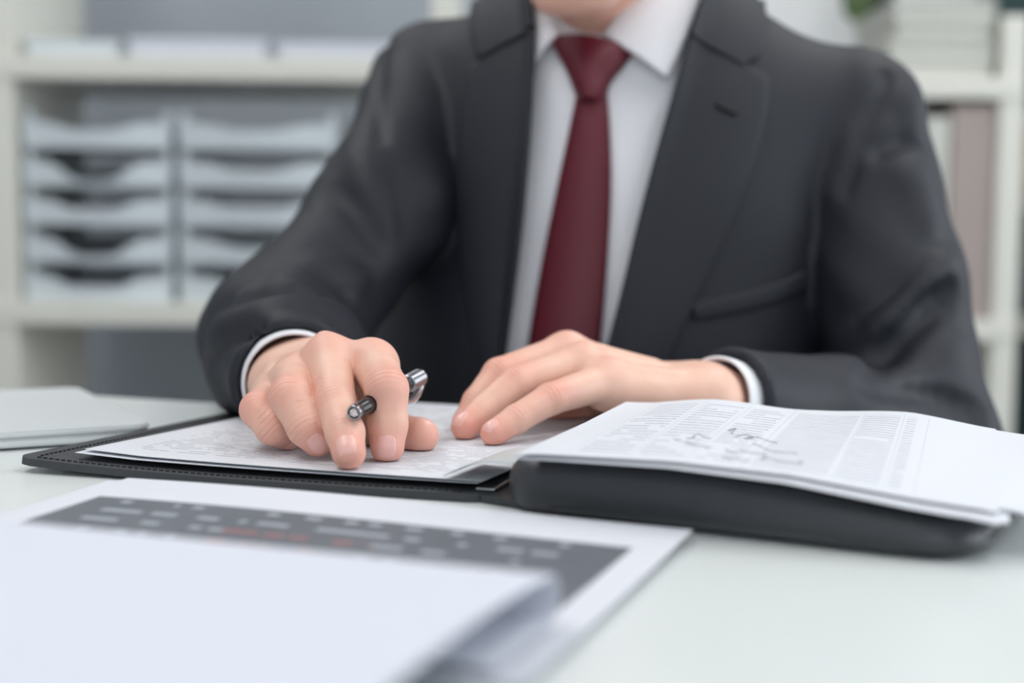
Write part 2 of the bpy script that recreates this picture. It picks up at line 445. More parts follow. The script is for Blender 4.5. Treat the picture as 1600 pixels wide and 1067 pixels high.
# creases of the cloth: polylines found on the sleeve or body, raised (+) or cut (-)
FOLDS = [  # which surface, pixel polyline, radius, height
    (arm2, [(1474, 372), (1446, 425), (1408, 465), (1350, 500)], 0.011, -0.0085),
    (arm2, [(1478, 408), (1450, 452), (1410, 495), (1360, 525)], 0.016, 0.0075),
    (arm2, [(1480, 458), (1440, 502), (1400, 545), (1350, 600)], 0.012, -0.0075),
    (arm2, [(1500, 540), (1460, 562), (1420, 590)], 0.018, 0.0040),
    (arm2, [(1425, 222), (1400, 230), (1365, 236)], 0.009, -0.008),
    (arm2, [(1430, 180), (1420, 130), (1395, 110)], 0.016, 0.003),
    (arm2, [(1420, 260), (1440, 300), (1450, 345)], 0.018, 0.004),
    (arm2, [(1530, 640), (1480, 624), (1420, 612), (1350, 606)], 0.008, -0.006),
    (arm2, [(1530, 664), (1490, 650), (1440, 642)], 0.008, -0.0035),
    (arm1, [(322, 560), (352, 532), (402, 512), (455, 498)], 0.008, -0.0050),
    (arm1, [(330, 530), (362, 503), (420, 482), (480, 470)], 0.012, 0.0045),
    (arm1, [(345, 480), (400, 462), (470, 456), (540, 462)], 0.008, -0.004),
    (arm1, [(440, 440), (500, 420), (560, 430)], 0.012, 0.004),
    (arm1, [(520, 300), (560, 330), (590, 380)], 0.012, -0.003),
    (arm1, [(560, 240), (585, 290), (598, 350)], 0.012, 0.003),
]
FOLD3 = []
for (fn, poly, r, hgt) in FOLDS:
    q = smooth_poly(poly, 9); P, d = march(fn, q[:, 0], q[:, 1]); g = grad(fn, P)
    n = len(q); ta = np.sin(np.linspace(0.12, 1, n) * math.pi * 0.93)   # fades out along its length
    hh = abs(hgt) * np.clip(ta * 1.2, 0, 1)
    ctr = P + g * ((hh - r)[:, None] if hgt > 0 else (r - hh)[:, None])
    FOLD3.append((ctr.astype(np.float32), r, hgt > 0, fn))
def desk_fn(P):
    v = (P - DO.astype(np.float32)) @ dey.astype(np.float32)
    return np.maximum(np.maximum(v - 0.004, P[:, 2] - support(P) - 0.0008), -0.09 - P[:, 2]).astype(np.float32)
def sleeve_one(P, fn, E, C, r):
    d = fn(P)
    for (c, rr, pos, f2) in FOLD3:
        if f2 is not fn: continue
        near = (np.abs(P - c.mean(0)) < (np.abs(c - c.mean(0)).max(0) + 0.05)).all(1)
        if not near.any(): continue
        q = P[near]; e = chain(q, c, [rr] * len(c), 0.004)
        d[near] = smin(d[near], e, 0.010) if pos else smax(d[near], -e, 0.008)
    # broad soft undulation of the cloth
    d = d + 0.0014 * np.sin(P[:, 0] * 61 + P[:, 2] * 83 + 1.3) * np.sin(P[:, 1] * 71 - P[:, 2] * 47)
    d = smax(d, -desk_fn(P), 0.004)                                    # rests on the desk
    ax = nrm(C - E); a = C - ax * 0.030; b = C + ax * 0.06            # open end
    d = smax(d, ((P - C) @ ax).astype(np.float32), 0.003)
    return smax(d, -rcone(P, a, b, r, r), 0.003)
def sleeves(P): return np.minimum(sleeve_one(P, arm1, E1, C1, 0.0325), sleeve_one(P, arm2, E2, C2, 0.031))
VL = np.array([(-90, 836), (0, 840), (100, 843), (220, 833), (400, 817), (560, 796), (760, 770)], float)
VR = np.array([(-90, 1120), (0, 1091), (150, 1046), (330, 1001), (530, 952), (760, 896)], float)
SEAMS = []
def base_all(P): return np.minimum(torso(P), arms_base(P))
for poly in ([(1386, 118), (1368, 160), (1346, 220), (1322, 300)], [(604, 62), (594, 110), (592, 160), (596, 220)]):
    q = smooth_poly(poly, 26); P, d = march(base_all, q[:, 0], q[:, 1]); g = grad(base_all, P)
    SEAMS.append((P + g * 0.0022).astype(np.float32))
def shirt_t(P): return smin(torso(P) + 0.013, rcone(P, NB + [0, .012, -.03], NB + [-.004, -.004, .015], 0.068, 0.062), 0.015)
def jacket(P):
    t = torso(P)
    px, py = proj(P.astype(np.float64))
    w = np.minimum(px - np.interp(py, VL[:, 0], VL[:, 1]), np.interp(py, VR[:, 0], VR[:, 1]) - px) * P[:, 1] / F + 0.003
    front = (P - np.array([0.085, 1.19, 0], np.float32)) @ fw.astype(np.float32) + 0.035
    t = smax(t, np.minimum(w, front).astype(np.float32), 0.004)
    t = np.maximum(t, P[:, 2] - 0.305)
    d = smin(t, sleeves(P), 0.005)
    for c in SEAMS:
        near = (P > c.min(0) - 0.02).all(1) & (P < c.max(0) + 0.02).all(1)
        if near.any(): d[near] = smax(d[near], -chain(P[near], c, [0.0045] * len(c), 0.002), 0.006)
    neck = rcone(P, NB + [0, .012, -.08], NB + [-.01, -.02, .12], 0.058, 0.062)
    d = smax(d, -neck, 0.006)
    return np.maximum(d, -(torso(P) + 0.0095)).astype(np.float32)
V, Q = surface(jacket, (-0.26, 0.82, -0.32), (0.40, 1.40, 0.34), 0.0036)
V = relax(V, Q, 2)
jk = mesh_obj('suit_jacket', V, Q, M_suit, person)
def shirt(P):
    d = shirt_t(P)
    return smax(np.maximum(d, -0.29 - P[:, 2]), -rcone(P, NB + [0, .012, -.02], NB + [-.012, -.03, .14], 0.053, 0.058), 0.004)
V, Q = surface(shirt, (-0.16, 1.0, -0.30), (0.34, 1.38, 0.36), 0.005)
mesh_obj('shirt', relax(V, Q, 2), Q, M_shirt, person)

def patch(name, fn, A, B, nc, off, th, mat, parent, bulge=0.0, curl=None, y0=0.9, nr=30):
    """cloth panel between two pixel polylines, laid on a surface"""
    A = smooth_poly(A, nr); B = smooth_poly(B, nr); s = np.linspace(0, 1, nc)
    G = A[:, None] * (1 - s)[None, :, None] + B[:, None] * s[None, :, None]
    P, d = march(fn, G[..., 0], G[..., 1], y0); g = grad(fn, P)
    prof = np.tile(bulge * (1 - (2 * s - 1) ** 2), nr)
    if curl is not None: prof = prof + curl(np.repeat(np.linspace(0, 1, nr), nc), np.tile(s, nr))
    miss = np.abs(fn(P.astype(np.float32))) > 0.006               # rays that pass beside the surface
    top = P + g * (off + prof)[:, None]; bot = P + g * (off + prof - th)[:, None]
    V = np.concatenate([top, bot]); n = nr * nc; Fc = []
    for i in range(nr - 1):
        for j in range(nc - 1):
            a = i * nc + j; Fc.append((a, a + 1, a + nc + 1, a + nc)); Fc.append((n + a, n + a + nc, n + a + nc + 1, n + a + 1))
    for i in range(nr - 1):
        a = i * nc; Fc.append((a, a + nc, n + a + nc, n + a)); a = i * nc + nc - 1; Fc.append((a, n + a, n + a + nc, a + nc))
    for j in range(nc - 1):
        Fc.append((j, n + j, n + j + 1, j + 1)); a = (nr - 1) * nc + j; Fc.append((a, a + 1, n + a + 1, n + a))
    Fc = [f for f in Fc if not any(miss[i % n] for i in f)]
    o = mesh_obj(name, V, Fc, mat, parent)
    bm = bmesh.new(); bm.from_mesh(o.data)
    bmesh.ops.delete(bm, geom=[v for v in bm.verts if not v.link_faces], context='VERTS'); bmesh.ops.recalc_face_normals(bm, faces=bm.faces[:]); bm.to_mesh(o.data); bm.free()
    return o
def tj(P): return np.minimum(torso(P), smin(torso(P), rcone(P, NB + [0, .012, -.03], NB + [-.004, .0, .03], 0.070, 0.066), 0.02))
roll = lambda v, s: 0.006 * np.exp(-((s) / 0.12) ** 2)
# picture-right lapel (his left) below the notch, then the collar above it
patch('lapel', tj, [(1076, 56), (1034, 205), (1001, 330), (975, 440), (950, 540), (925, 640)],
      [(1197, 124), (1192, 190), (1160, 300), (1110, 420), (1068, 510), (1010, 640)], 22, 0.0045, 0.004, M_suit, jk, 0.002, roll)
patch('jacket_collar', tj, [(1100, -30), (1092, 0), (1083, 30), (1074, 64)], [(1178, -14), (1188, 20), (1190, 80), (1156, 108)], 18, 0.0072, 0.0060, M_suit, jk, 0.001, roll)
patch('lapel', tj, [(843, 48), (836, 205), (820, 380), (797, 555), (786, 640)], [(738, 108), (722, 200), (716, 330), (738, 520), (752, 640)], 22, 0.0045, 0.004, M_suit, jk, 0.002, roll)
patch('jacket_collar', tj, [(836, -30), (838, -8), (841, 22), (843, 50)], [(752, -10), (744, 14), (742, 50), (752, 98)], 18, 0.0072, 0.0060, M_suit, jk, 0.001, roll)
patch('buttonhole', tj, [(1115, 165), (1132, 175), (1148, 180)], [(1114, 168), (1131, 179), (1147, 184)], 5, 0.0082, 0.002, simple('buttonhole_thread', srgb(22, 22, 26), 0.7), jk, 0.001)
patch('breast_pocket', tj, [(1080, 472), (1130, 462), (1190, 448), (1254, 424)], [(1084, 500), (1134, 492), (1194, 478), (1258, 454)], 8, 0.0028, 0.003, M_suit, jk, 0.0008)

# tie on the shirt front
tie_curl = lambda v, s: 0.0
tie = patch('tie', shirt_t, [(903, 150), (890, 215), (872, 300), (852, 400), (836, 490), (822, 580), (812, 660)],
            [(950, 150), (954, 215), (955, 300), (950, 400), (943, 490), (933, 580), (925, 660)], 18, 0.005, 0.004, M_tie, person, 0.006)
patch('knot', shirt_t, [(864, 66), (876, 92), (892, 122), (902, 150), (908, 166)], [(990, 84), (976, 106), (956, 132), (949, 152), (944, 166)], 20, 0.007, 0.008, M_tie, tie, 0.013,
      lambda v, s: 0.004 * np.sin(v * math.pi) - 0.004 * (v > 0.97))
# shirt collar: band behind, two wings
colr = patch('shirt_collar', shirt_t, [(945, 64), (975, 20), (1000, -30), (1010, -70)], [(1040, 132), (1062, 84), (1086, 20), (1110, -70)], 16, 0.010, 0.005, M_shirt, person, 0.004, lambda v, s: 0.004 * s)
patch('shirt_collar', shirt_t, [(880, 64), (868, 40), (848, 10), (838, -60)], [(846, 106), (838, 70), (832, 20), (818, -60)], 12, 0.010, 0.005, M_shirt, person, 0.004, lambda v, s: 0.002 * s)
patch('collar_band', shirt_t, [(866, 44), (886, 62), (912, 72), (940, 66), (968, 44)], [(866, 66), (886, 84), (912, 92), (940, 88), (966, 72)], 8, 0.004, 0.003, M_shirt, person, 0.001)
bp, bd = march(shirt_t, [909], [70], 0.9); bg = grad(shirt_t, bp)[0]
lathe('collar_button', bp[0] + bg * 0.004, bp[0] + bg * 0.008, [(0, 0), (0, 0.005), (0.002, 0.0055), (0.0028, 0.004), (0.0022, 0.0035), (0.0022, 0)], M_btn, person, 20)
# the jacket collar carried round the back of the neck, folded down on the shoulders
def collar_back():
    nt, ns = 41, 9; V = []
    th = np.radians(np.linspace(-38, 218, nt))
    for t in th:
        e = ux * math.cos(t) - fw * math.sin(t); k = max(0.0, math.sin(t))
        c0 = NB + np.array([0, 0.010, 0])
        tp = c0 + e * (0.073 - 0.004 * k) + up * (0.018 + 0.030 * k)
        bt = c0 + e * (0.110 - 0.026 * k)
        z = np.linspace(0.36, 0.05, 240); f = torso(np.stack([np.full(240, bt[0]), np.full(240, bt[1]), z], 1).astype(np.float32))
        bt[2] = (z[np.argmax(f < 0)] if (f < 0).any() else 0.22) + 0.005
        for j in range(ns):
            q = j / (ns - 1); V.append(tp * (1 - q) + bt * q + e * 0.006 * math.sin(q * math.pi) + up * 0.006 * math.sin(q * math.pi))
    for t, i in zip(th, range(nt)):
        e = ux * math.cos(t) - fw * math.sin(t)
        for j in range(ns): V.append(V[i * ns + j] - e * 0.003 - up * 0.0035)
    n = nt * ns; Fc = []
    for i in range(nt - 1):
        for j in range(ns - 1):
            a = i * ns + j; Fc += [(a, a + 1, a + ns + 1, a + ns), (n + a, n + a + ns, n + a + ns + 1, n + a + 1)]
        a = i * ns; Fc.append((a, a + ns, n + a + ns, n + a)); a += ns - 1; Fc.append((a, n + a, n + a + ns, a + ns))
    o = mesh_obj('jacket_collar', V, Fc, M_suit, jk)
    bm = bmesh.new(); bm.from_mesh(o.data); bmesh.ops.recalc_face_normals(bm, faces=bm.faces[:]); bm.to_mesh(o.data); bm.free()
collar_back()
def tube(name, pts, rad, mat, parent=None, n=10, flat=1.0):
    V = []; Fc = []; m = len(pts); pts = [np.asarray(p, float) for p in pts]
    rad = rad if hasattr(rad, '__len__') else [rad] * m
    for i, p in enumerate(pts):
        t = nrm(pts[min(i + 1, m - 1)] - pts[max(i - 1, 0)]); a = np.cross(t, (0, 0, 1))
        a = nrm(a) if np.linalg.norm(a) > 1e-5 else np.array([1.0, 0, 0]); b = np.cross(a, t)
        for k in range(n):
            th = 2 * math.pi * k / n; V.append(p + rad[i] * (a * math.cos(th) * flat + b * math.sin(th)))
    for i in range(m - 1):
        for k in range(n): Fc.append((i * n + k, i * n + (k + 1) % n, (i + 1) * n + (k + 1) % n, (i + 1) * n + k))
    Fc.append(tuple(range(n))[::-1]); Fc.append(tuple((m - 1) * n + k for k in range(n)))
    return mesh_obj(name, V, Fc, mat, parent)
# ------------------------------------------------------------------ hands
R_HAND = dict(   # his right hand (picture left): joints from knuckle to tip
    wrist=W(470, 592, 0.865), mcps=[W(583, 568, 0.784), W(513, 557, 0.787), W(462, 590, 0.792), W(430, 618, 0.802)],
    fingers=[
        ([W(583, 568, 0.784), W(604, 608, 0.743), W(606, 664, 0.740), W(605, 698, 0.736)], [0.0125, 0.0114, 0.0103, 0.0090]),
        ([W(513, 557, 0.787), W(525, 634, 0.741), W(539, 676, 0.720), W(545, 707, 0.709)], [0.0125, 0.0110, 0.0099, 0.0087]),
        ([W(462, 590, 0.792), W(453, 620, 0.748), W(478, 668, 0.737), W(496, 688, 0.737)], [0.0122, 0.0110, 0.0098, 0.0086]),
        ([W(430, 618, 0.802), W(404, 640, 0.766), W(426, 668, 0.754), W(448, 680, 0.765)], [0.0112, 0.0100, 0.0092, 0.0082]),
    ],
    thumb=([W(520, 614, 0.835), W(568, 655, 0.803), W(610, 676, 0.785), W(657, 681, 0.772)], [0.015, 0.0125, 0.0112, 0.0100]))
L_HAND = dict(
    wrist=W(1098, 625, 0.888), mcps=[W(895, 562, 0.918), W(884, 552, 0.893), W(912, 568, 0.868), W(952, 594, 0.852)],
    fingers=[
        ([W(895, 562, 0.918), W(812, 584, 0.900), W(786, 612, 0.890), W(768, 640, 0.882)], [0.0122, 0.0100, 0.0090, 0.0080]),
        ([W(884, 552, 0.893), W(780, 585, 0.862), W(746, 628, 0.850), W(728, 660, 0.842)], [0.0125, 0.0102, 0.0090, 0.0082]),
        ([W(912, 568, 0.868), W(806, 598, 0.840), W(755, 642, 0.824), W(726, 667, 0.812)], [0.0122, 0.0100, 0.0088, 0.0080]),
        ([W(952, 594, 0.852), W(860, 623, 0.818), W(806, 655, 0.802), W(771, 677, 0.792)], [0.0115, 0.0092, 0.0082, 0.0075]),
    ],
    thumb=([W(1030, 610, 0.91), W(960, 625, 0.92), W(910, 640, 0.912), W(872, 646, 0.905)], [0.015, 0.012, 0.011, 0.0098]))
for H_, el in ((R_HAND, E1), (L_HAND, E2)):
    H_['elbow'] = el
    w = H_['wrist']; m = H_['mcps']
    ac = nrm(m[0] - m[3]); al = nrm((m[1] + m[2]) / 2 - w); n = nrm(np.cross(ac, al))
    H_['n'] = n if n[2] > 0 else -n; H_['ac'] = nrm(ac - al * (ac @ al)); H_['al'] = al
def hand_fn(H_):
    w, m, n, ac, al = H_['wrist'], H_['mcps'], H_['n'], H_['ac'], H_['al']
    fa = w + nrm(H_['elbow'] - w) * 0.11
    base = [w + ac * c for c in (0.014, 0.005, -0.005, -0.014)]
    def fn(P):
        fg = None
        for (j, r) in H_['fingers']:
            e = chain(P, j, r, 0.0025)
            fg = e if fg is None else smin(fg, e, 0.0010)
        tj_, tr = H_['thumb']; th = chain(P, tj_, tr, 0.008)
        d = smin(rcone(P, fa, w, 0.026, 0.020), rcone(P, w - ac * 0.010, w + ac * 0.012, 0.0180, 0.0190), 0.02)
        for k in range(4): d = smin(d, rcone(P, base[k], m[k] - n * 0.004, 0.0155, 0.0125), 0.012)
        d = smin(d, rcone(P, w - n * 0.010 + ac * 0.010 + al * .02, tj_[1], 0.015, 0.012), 0.015)
        d = smin(d, rcone(P, w - n * 0.008 - ac * 0.010 + al * .015, m[3] - n * 0.008 + ac * .003, 0.014, 0.010), 0.010)
        for k in range(4):                                             # knuckles and tendons
            d = smin(d, np.linalg.norm(P - (m[k] + n * 0.0030).astype(np.float32), axis=1) - 0.0095, 0.010)
            d = smin(d, rcone(P, base[k] * .6 + m[k] * .4 + n * 0.0115, m[k] + n * 0.0085, 0.0022, 0.0030), 0.006)
        for k in range(3):                                             # valleys between the knuckles
            c = (m[k] + m[k + 1]) / 2 + n * 0.0185 + al * 0.004
            d = smax(d, -rcone(P, c - al * 0.028, c + al * 0.008, 0.003, 0.0062), 0.007)
        for k in range(3): d = smin(d, rcone(P, m[k] - n * .0015, m[k + 1] - n * .0015, 0.0118, 0.0115), 0.004)
        d = smin(d, fg, 0.0055)
        d = smin(d, th, 0.005)
        d = np.maximum(d, support(P) - P[:, 2])                        # pads flatten on the paper
        if H_ is R_HAND: d = smax(d, -rcone(P, pa, pb, 0.00435, 0.0047), 0.0006)   # the pen presses into the skin
        return d.astype(np.float32)
    return fn
def hand_mesh(H_, h=0.0009):
    fn = hand_fn(H_)
    pts = np.array([p for j, _ in H_['fingers'] for p in j] + list(H_['thumb'][0]) + [H_['wrist'], H_['wrist'] + nrm(H_['elbow'] - H_['wrist']) * 0.07])
    V, Q = surface(fn, pts.min(0) - 0.026, pts.max(0) + 0.026, h)
    V = relax(V, Q, 1)
    red = np.zeros(len(V)); ph = np.zeros(len(V)); wr = np.zeros(len(V)); best = np.full(len(V), 9.0)
    G = grad(fn, V)
    for fi, (j, r) in enumerate(H_['fingers'] + [H_['thumb']]):
        for q in (0, 1, 2, 3):
            dist = np.linalg.norm(V - j[q], axis=1)
            if q == 3: red = np.maximum(red, 0.75 * np.exp(-(dist / 0.0115) ** 2)); continue
            ax = nrm(j[min(q + 1, 3)] - j[max(q - 1, 0)]); s = (V - j[q]) @ ax
            bend = nrm(nrm(j[q + 1] - j[q]) - (nrm(j[q] - j[q - 1]) if q else H_['al'])) if q < 3 else H_['n']
            dors = -bend if np.linalg.norm(bend) > 0 else H_['n']
            dm = np.clip(G @ dors * 1.3, 0, 1)
            if fi < 4: red = np.maximum(red, (0.75, 0.62, 0.35)[q] * np.exp(-(dist / 0.0135) ** 2) * np.clip(dm + .2, 0, 1))
            if q in (1, 2):
                a = np.exp(-(s / (0.0055 if q == 1 else 0.0042)) ** 2) * dm * (dist < r[q] * 1.9) * (0.85 if q == 1 else 0.6)
                m = a > wr; wr = np.where(m, a, wr); ph = np.where(dist < best, s, ph); best = np.minimum(best, dist)
    return V, Q, red, ph, wr, fn
hands = [hand_mesh(R_HAND), hand_mesh(L_HAND)]

# ------------------------------------------------------------------ head, neck and the body under the clothes
hz = math.radians(24); hp = math.radians(24)
hx = np.array([math.cos(hz), -math.sin(hz), 0]); hf0 = np.array([-math.sin(hz), -math.cos(hz), 0])
hf = math.cos(hp) * hf0 - math.sin(hp) * up; hu = math.cos(hp) * up + math.sin(hp) * hf0
CHIN = W(893, 6, 1.065)
HD = CHIN - hf * 0.078 + hu * 0.100
MH = np.stack([hx, hf, hu])
def HL(x, y, z): return HD + hx * x + hf * y + hu * z
def head(P):
    d = ell(P, HL(0, -0.012, 0.055), MH, (0.076, 0.097, 0.086))
    d = smin(d, ell(P, HL(0, 0.022, -0.02), MH, (0.062, 0.068, 0.085)), 0.03)
    for s in (-1, 1):
        d = smin(d, rcone(P, HL(s * 0.052, -0.012, -0.055), HL(s * 0.018, 0.068, -0.092), 0.018, 0.017), 0.022)
        d = smin(d, ell(P, HL(s * 0.045, 0.058, -0.005), MH, (0.022, 0.022, 0.022)), 0.02)
        d = smin(d, rcone(P, HL(s * 0.012, 0.088, 0.048), HL(s * 0.045, 0.072, 0.047), 0.008, 0.007), 0.012)
        d = smax(d, -(np.linalg.norm(P - HL(s * 0.032, 0.100, 0.026).astype(np.float32), axis=1) - 0.016), 0.012)
        d = smin(d, np.linalg.norm(P - HL(s * 0.032, 0.074, 0.026).astype(np.float32), axis=1) - 0.0150, 0.003)
        d = smax(d, -ell(P, HL(s * 0.032, 0.092, 0.0245), MH, (0.0115, 0.014, 0.0042)), 0.0015)
        d = smin(d, ell(P, HL(s * 0.079, -0.012, 0.012), MH, (0.008, 0.018, 0.032)), 0.006)
        d = smax(d, -ell(P, HL(s * 0.088, -0.006, 0.012), MH, (0.006, 0.010, 0.018)), 0.006)
        d = smin(d, ell(P, HL(s * 0.013, 0.098, -0.012), MH, (0.009, 0.011, 0.008)), 0.006)
    d = smin(d, rcone(P, HL(0, 0.088, 0.042), HL(0, 0.110, -0.008), 0.008, 0.0115), 0.012)
    d = smin(d, ell(P, HL(0, 0.082, -0.042), MH, (0.025, 0.012, 0.0065)), 0.005)
    d = smin(d, ell(P, HL(0, 0.080, -0.054), MH, (0.021, 0.012, 0.0075)), 0.005)
    d = smax(d, -chain(P, [HL(-0.022, 0.083, -0.049), HL(0, 0.0955, -0.0478), HL(0.022, 0.083, -0.049)], [0.001, 0.0018, 0.001], 0.001), 0.003)
    d = smin(d, ell(P, HL(0, 0.070, -0.090), MH, (0.022, 0.018, 0.019)), 0.014)
    d = smin(d, rcone(P, NB + [0, 0.012, -0.05], HL(0, -0.030, -0.03), 0.058, 0.055), 0.022)
    d = smin(d, rcone(P, NB + fw * 0.045 + [0, 0, -0.02], HL(0, 0.01, -0.085), 0.012, 0.014), 0.03)
    return d
def hip_legs(P):
    d = None
    for s in (-1, 1):
        hip = np.array([0.068, 1.19, -0.225]) + ux * s * 0.085; kn = hip + fw * 0.42 + ux * s * 0.05 + up * 0.01; an = kn - fw * 0.03 - up * 0.43
        e = chain(P, [hip, kn, an], [0.088, 0.064, 0.045], 0.03); d = e if d is None else smin(d, e, 0.03)
    return smin(d, ell(P, (0.068, 1.20, -0.19), MT, (0.165, 0.125, 0.12)), 0.05)
def body(P):
    d = smin(rcone(P, NB + [0, 0.012, -0.05], HL(0, -0.030, -0.03), 0.050, 0.046), torso(P) + 0.026, 0.02)
    d = np.minimum(d, chain(P, [S1, E1, C1], [0.045, 0.038, 0.022], 0.02))
    d = np.minimum(d, chain(P, [S2, E2, C2], [0.045, 0.036, 0.022], 0.02))
    return smax(np.minimum(d, hip_legs(P) + 0.016), -desk_fn(P), 0.004).astype(np.float32)
V, Q = surface(body, (-0.25, 0.62, -0.70), (0.38, 1.40, 0.56), 0.0045)
V = relax(V, Q, 2)
Vs = [V]; Qs = [Q]; reds = [np.full(len(V), 0.08)]; phs = [np.zeros(len(V))]; wrs = [np.zeros(len(V))]; n0 = len(V)
hdV, hdQ = surface(lambda P: np.maximum(head(P), 0.235 - P[:, 2]).astype(np.float32), (HD - 0.15) * [1, 1, 0] + [0, 0, 0.225], HD + 0.17, 0.0022)
hdV = relax(hdV, hdQ, 1)
_lq = (hdV - HD) @ MH.T
_red = 0.10 + 0.55 * np.exp(-((_lq[:, 0] / 0.022) ** 4 + ((_lq[:, 2] + 0.048) / 0.010) ** 4)) * (_lq[:, 1] > 0.07) + 0.25 * np.exp(-((np.abs(_lq[:, 0]) - 0.04) / 0.018) ** 2 - ((_lq[:, 2] + 0.012) / 0.018) ** 2) * (_lq[:, 1] > 0.03)
for (hv, hq, rd, ph, wr, fn) in hands + [(hdV, hdQ, _red, np.zeros(len(hdV)), np.zeros(len(hdV)), None)]:
    Vs.append(hv); Qs.append(hq + n0); n0 += len(hv); reds.append(rd); phs.append(ph); wrs.append(wr)
mesh_obj('body', np.concatenate(Vs), np.concatenate(Qs), M_skin, person, attrs={'red': np.concatenate(reds), 'phase': np.concatenate(phs), 'wrinkle': np.concatenate(wrs)})
def hairfn(P):
    d = ell(P, HL(0, -0.016, 0.060), MH, (0.083, 0.102, 0.091))
    q = (P - HD.astype(np.float32)) @ MH.T.astype(np.float32)
    cut = np.maximum(q[:, 1] - 0.062 - 0.25 * (q[:, 2] - 0.10), 0.02 - q[:, 2] + 0.55 * (q[:, 1] + 0.02))
    d = smax(d, cut, 0.008) + 0.0012 * np.sin(q[:, 0] * 420 + 3 * np.sin(q[:, 1] * 60))
    return np.maximum(d, -(ell(P, HL(0, -0.012, 0.055), MH, (0.074, 0.095, 0.084)))).astype(np.float32)
V, Q = surface(hairfn, HD - 0.15, HD + 0.19, 0.0035)
mesh_obj('hair', V, Q, M_hair, person)
M_eye = simple('iris', srgb(60, 70, 80), 0.1); M_lip = simple('brow_hair', srgb(80, 70, 64), 0.7)
for s in (-1, 1):
    c = HL(s * 0.032, 0.074, 0.026)
    ev = lathe('eyeball', c - hf * 0.0132, c + hf * 0.02, [(0.0132 - 0.0132 * math.cos(a), 0.0132 * math.sin(a)) for a in np.linspace(0, math.pi, 15)], simple('eye_white', srgb(232, 228, 224), 0.15, var=0.02), person, 24)
    lathe('iris', c + hf * 0.0122, c + hf * 0.02, [(0.0014, 0), (0.0013, 0.002), (0.0012, 0.0025), (0, 0.0056)], M_eye, ev, 16)
    tube('eyebrow', [HL(s * x, 0.098 - 0.35 * abs(x - .012), z) for x, z in ((0.014, 0.050), (0.026, 0.054), (0.038, 0.054), (0.05, 0.048))], [0.003, 0.004, 0.0035, 0.002], M_lip, person, 8)
V, Q = surface(lambda P: np.maximum(hip_legs(P), P[:, 2] + 0.24 - 10 * np.maximum(0, 1.1 - P[:, 1])).astype(np.float32), (-0.25, 0.60, -0.73), (0.38, 1.40, -0.10), 0.006)
mesh_obj('trousers', relax(V, Q, 2), Q, M_trouser, person)
for s in (-1, 1):
    hip = np.array([0.068, 1.19, -0.225]) + ux * s * 0.085; an = hip + fw * 0.45 + ux * s * 0.05 - up * 0.42
    def shoe(P):
        d = smin(rcone(P, an + [0, 0, -.035] - fw * .03, an + fw * 0.15 + [0, 0, -0.062], 0.042, 0.034), ell(P, an + fw * .02 + [0, 0, -.03], MT, (.045, .06, .05)), .02)
        return smax(d, (-0.738 - P[:, 2]), 0.004).astype(np.float32)
    V, Q = surface(shoe, np.minimum(an, an + fw * .15) - .1, np.maximum(an, an + fw * .15) + .09, 0.006)
    mesh_obj('shoe', V, Q, M_shoe, person)

# finger nails, laid on the finger ends
def nail(H_, k, fn, size=(0.0056, 0.0062), shift=0.30, dors=None):
    j, r = (H_['fingers'] + [H_['thumb']])[k]
    ax = nrm(j[3] - j[2]); b = dors - ax * (dors @ ax); b = nrm(b); sd = np.cross(ax, b)
    c = j[3] + ax * (0.0022 + shift * 0.001)
    nu, nv = 15, 15; V = []; ok = []
    for iu in range(nu):
        for iv in range(nv):
            u = -1 + 2 * iu / (nu - 1); v = -1 + 2 * iv / (nv - 1)
            # square to rounded outline
            x = u * math.sqrt(1 - 0.42 * v * v) ; y = v * math.sqrt(1 - 0.35 * u * u)
            V.append(c + sd * (x * size[0]) + ax * (y * size[1] - 0.0012) + b * 0.016)
    P = np.array(V); t = np.zeros(len(P))
    for _ in range(60): t += np.clip(fn((P - b * t[:, None]).astype(np.float32)), -0.002, 0.004) * 0.85
    t = np.minimum(t, 0.020)
    u = np.repeat(np.linspace(-1, 1, nu), nv); v = np.tile(np.linspace(-1, 1, nv), nu)
    rim = np.clip((1 - np.maximum(abs(u), abs(v))) * 6, 0, 1)
    P = P - b * t[:, None] + b * (0.00055 * rim - 0.0003)[:, None]
    P[:, 2] = np.maximum(P[:, 2], support(P) + 0.0004)
    Fc = [(i * nv + q, (i + 1) * nv + q, (i + 1) * nv + q + 1, i * nv + q + 1) for i in range(nu - 1) for q in range(nv - 1)]
    o = mesh_obj('fingernail', P, Fc, M_nail, person)
for H_, hm, ks in ((R_HAND, hands[0], ((0, (0.0057, 0.0062)), (1, (0.0056, 0.0056)), (2, (0.0052, 0.0056)), (3, (0.0045, 0.005)), (4, (0.0062, 0.0068)))),
                   (L_HAND, hands[1], ((0, (0.005, 0.0055)), (1, (0.0052, 0.0056)), (2, (0.005, 0.0056)), (3, (0.0044, 0.005)), (4, (0.006, 0.0066))))):
    for k, sz in ks:
        if H_ is R_HAND:
            dr = {0: np.array([0.02, -1, 0.12]), 1: np.array([-0.05, -1, 0.55]), 2: np.array([0.1, -1, 0.0]), 3: np.array([0, -1, -0.1]), 4: np.array([0.1, 0.35, 1.0])}[k]
        else:
            dr = {0: np.array([-0.6, -0.1, 0.8]), 1: np.array([-0.62, -0.3, 0.75]), 2: np.array([-0.55, -0.55, 0.7]), 3: np.array([-0.40, -0.62, 0.75]), 4: np.array([0, 0.6, 0.8])}[k]
        nail(H_, k, hm[5], sz, 0.3, dr)

